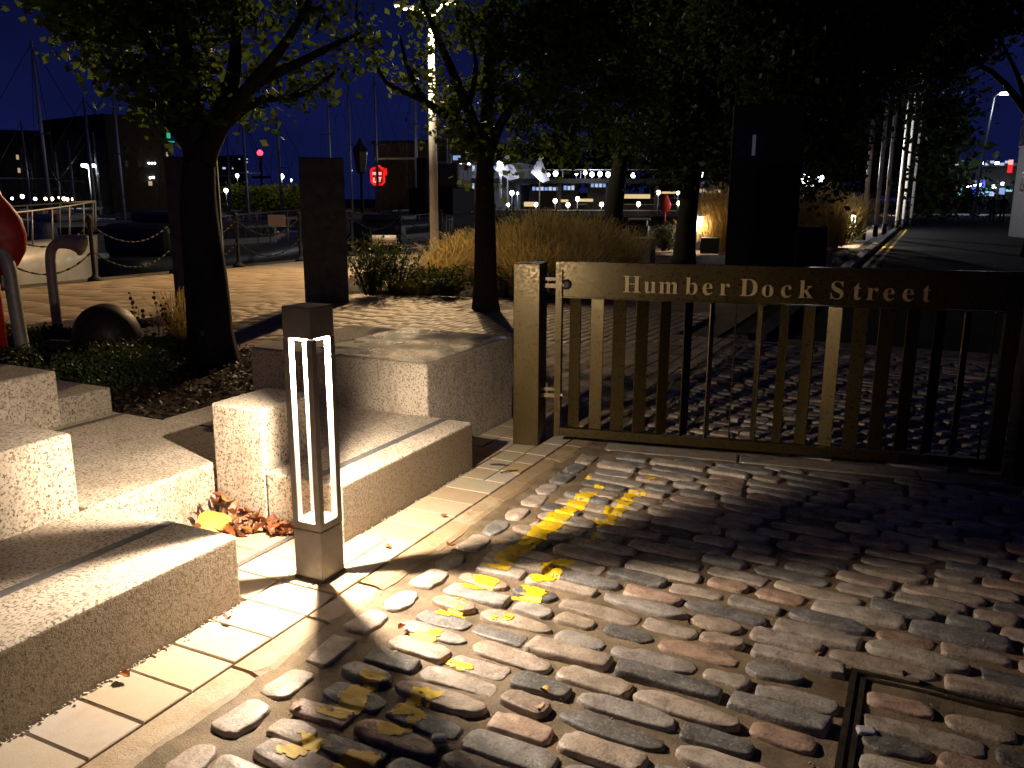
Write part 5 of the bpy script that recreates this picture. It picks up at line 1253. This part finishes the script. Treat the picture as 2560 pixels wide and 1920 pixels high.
# right hand far street lamp, pub and railing
rl = thing('street_lamp', 'tall lit street lamp at upper right above the pub lights', 'lamp post', hplace(2437, 70), 0); hz = at(2445, 244, 70).z; k = 70/FPX
MB().tube([(0, 0, 0), (.15, 0, hz*.5), (.42, 0, hz)], [.13, .10, .07], 10).build('pole', MASTM, rl); MB().tube([(.42, 0, hz), (.6, 0, hz+.16), (.95, 0, hz+.2)], .05, 8).build('arm', MASTM, rl); MB().rbox(.75, 1.45, -.16, .16, hz+.1, hz+.28, .05, 2).build('lamp_head', E_COOL, rl)
point('lamp_glow', rl, (1.1, 0, hz-.2), 50, (.82, .88, 1), .2)
P_ = Facade('pub_building', 'dark pub with blue lit front and fairy lights at right', 'building', 2372, 112, 2545, 108, 418, 12, DKWALL)
for i in range(13):
    x = 2384+i*12.4; P_.rect(x, 405+3*math.sin(i*2.1), x+random.uniform(4, 9), 411+3*math.sin(i*2.1), 'fairy_light', E_WINP if i % 3 else E_COOL, .5)
for r, m in (((2394, 470, 2404, 490), E_CYAN), ((2412, 480, 2415, 490), E_WINP), ((2425, 470, 2438, 490), E_BLUE), ((2440, 450, 2462, 470), E_BLUE), ((2440, 472, 2449, 490), E_WINP), ((2451, 472, 2460, 490), E_WINB), ((2466, 470, 2476, 476), E_GREEN), ((2464, 478, 2472, 490), E_CYAN), ((2475, 479, 2488, 490), E_WINP), ((2500, 470, 2512, 486), E_WINB), ((2516, 473, 2531, 479), E_CYAN)): P_.window(*r, m)
for x, y, w in ((2426, 461, 10), (2444, 458, 16), (2488, 463, 10), (2512, 456, 5)): P_.rect(x, y, x+w, y+7, 'front_light', E_COOL, .6)
P_.rect(2531, 400, 2540, 412, 'red_sign', E_REDW, .6); P_.rect(2529, 412, 2538, 432, 'red_sign', E_RED, .6)
D_ = Facade('dark_house', 'black house wall cutting off the right edge above the gate', 'building', 2532, 42, 2700, 36, 195, 8, BLACK, None, BLACK)
D_.window(2560, 300, 2590, 360, DARKGLASS); D_.window(2560, 430, 2590, 480, DARKGLASS)
rg = thing('street_railing', 'low railing across the end of the street at right', 'railing', hplace(2400, 84), R(-6)); mb = MB()
MB().box(-7, 16, -.04, .04, 1.02, 1.10).build('top_rail', IRON, rg)
for i in range(15): MB().box(-7+i*1.6, -6.9+i*1.6, -.04, .04, 0, 1.02).build('rail_post', IRON, rg)
qy = poly_sheet('far_pavement', [(hplace(2330, 96).x, 96), (hplace(2700, 96).x+8, 90), (hplace(2700, 100).x+14, 107), (hplace(2330, 110).x, 107)], -.04, simple('wet_far_paving', (.30, .33, .36), .5, 0, .2, .5))
point('pub_front_glow', P_.t, (6, -6, 4.5), 260, (.55, .75, 1.0), .6)
hb_ = thing('dark_hedge', 'dark bush left of the pub front behind the railing', 'shrub', hplace(2360, 74), 0)
pts = rng.normal(size=(2600, 3))*np.array([1.6, .9, .8])+np.array([0, 0, 1.7]); V, F, cl = leaves_np(pts, .3, .2); tag(link('foliage', np_mesh('foliage', V, F, LEAF2, cl), hb_), kind='stuff')
# people walking away
def person(label, px, d, top_py, stride, coat):
    p = hplace(px, d, 0); H = 1.74; t = thing('person', label, 'person', p, R(-5), 'two people walking up the street')
    J = [(0,0,.93,.15),(0,0,1.12,.14),(0,0,1.34,.17),(0,0,1.46,.11),(0,0,1.53,.055),(0,0,1.60,.085),(0,0,1.69,.09),
         (-.09,0,.86,.11),(-.10,stride*.5,.48,.075),(-.10,stride*.15-abs(stride)*.2,.10,.05),(-.10,stride*.15-.02,.03,.045),
         (.09,0,.86,.11),(.10,-stride*.35,.50,.075),(.10,-stride*.9,.10,.05),(.10,-stride*.9+.14,.03,.045),
         (-.20,0,1.38,.075),(-.26,-.06,1.10,.055),(-.24,.04,.86,.04),(.20,0,1.38,.075),(.27,.05,1.10,.055),(.23,.16,.90,.04)]
    E_ = [(0,1),(1,2),(2,3),(3,4),(4,5),(5,6),(0,7),(7,8),(8,9),(9,10),(0,11),(11,12),(12,13),(13,14),(3,15),(15,16),(16,17),(3,18),(18,19),(19,20)]
    me = bpy.data.meshes.new('body'); me.from_pydata([j[:3] for j in J], E_, []); o = link('body', me, t); sk = o.modifiers.new('skin', 'SKIN'); o.modifiers.new('sub', 'SUBSURF').levels = 1; o.modifiers['sub'].render_levels = 1
    for i, j in enumerate(J): me.skin_vertices[0].data[i].radius = (j[3], j[3]*.8)
    me.skin_vertices[0].data[0].use_root = True; me.materials.append(coat); return t
person('person in dark clothes walking up the street, left of the pair', 2484, 62, 478, .42, simple('dark_coat', (.012, .012, .014), .9)); person('person in dark clothes walking close on the right of the other', 2510, 64, 480, -.38, simple('dark_jacket', (.015, .013, .012), .9))
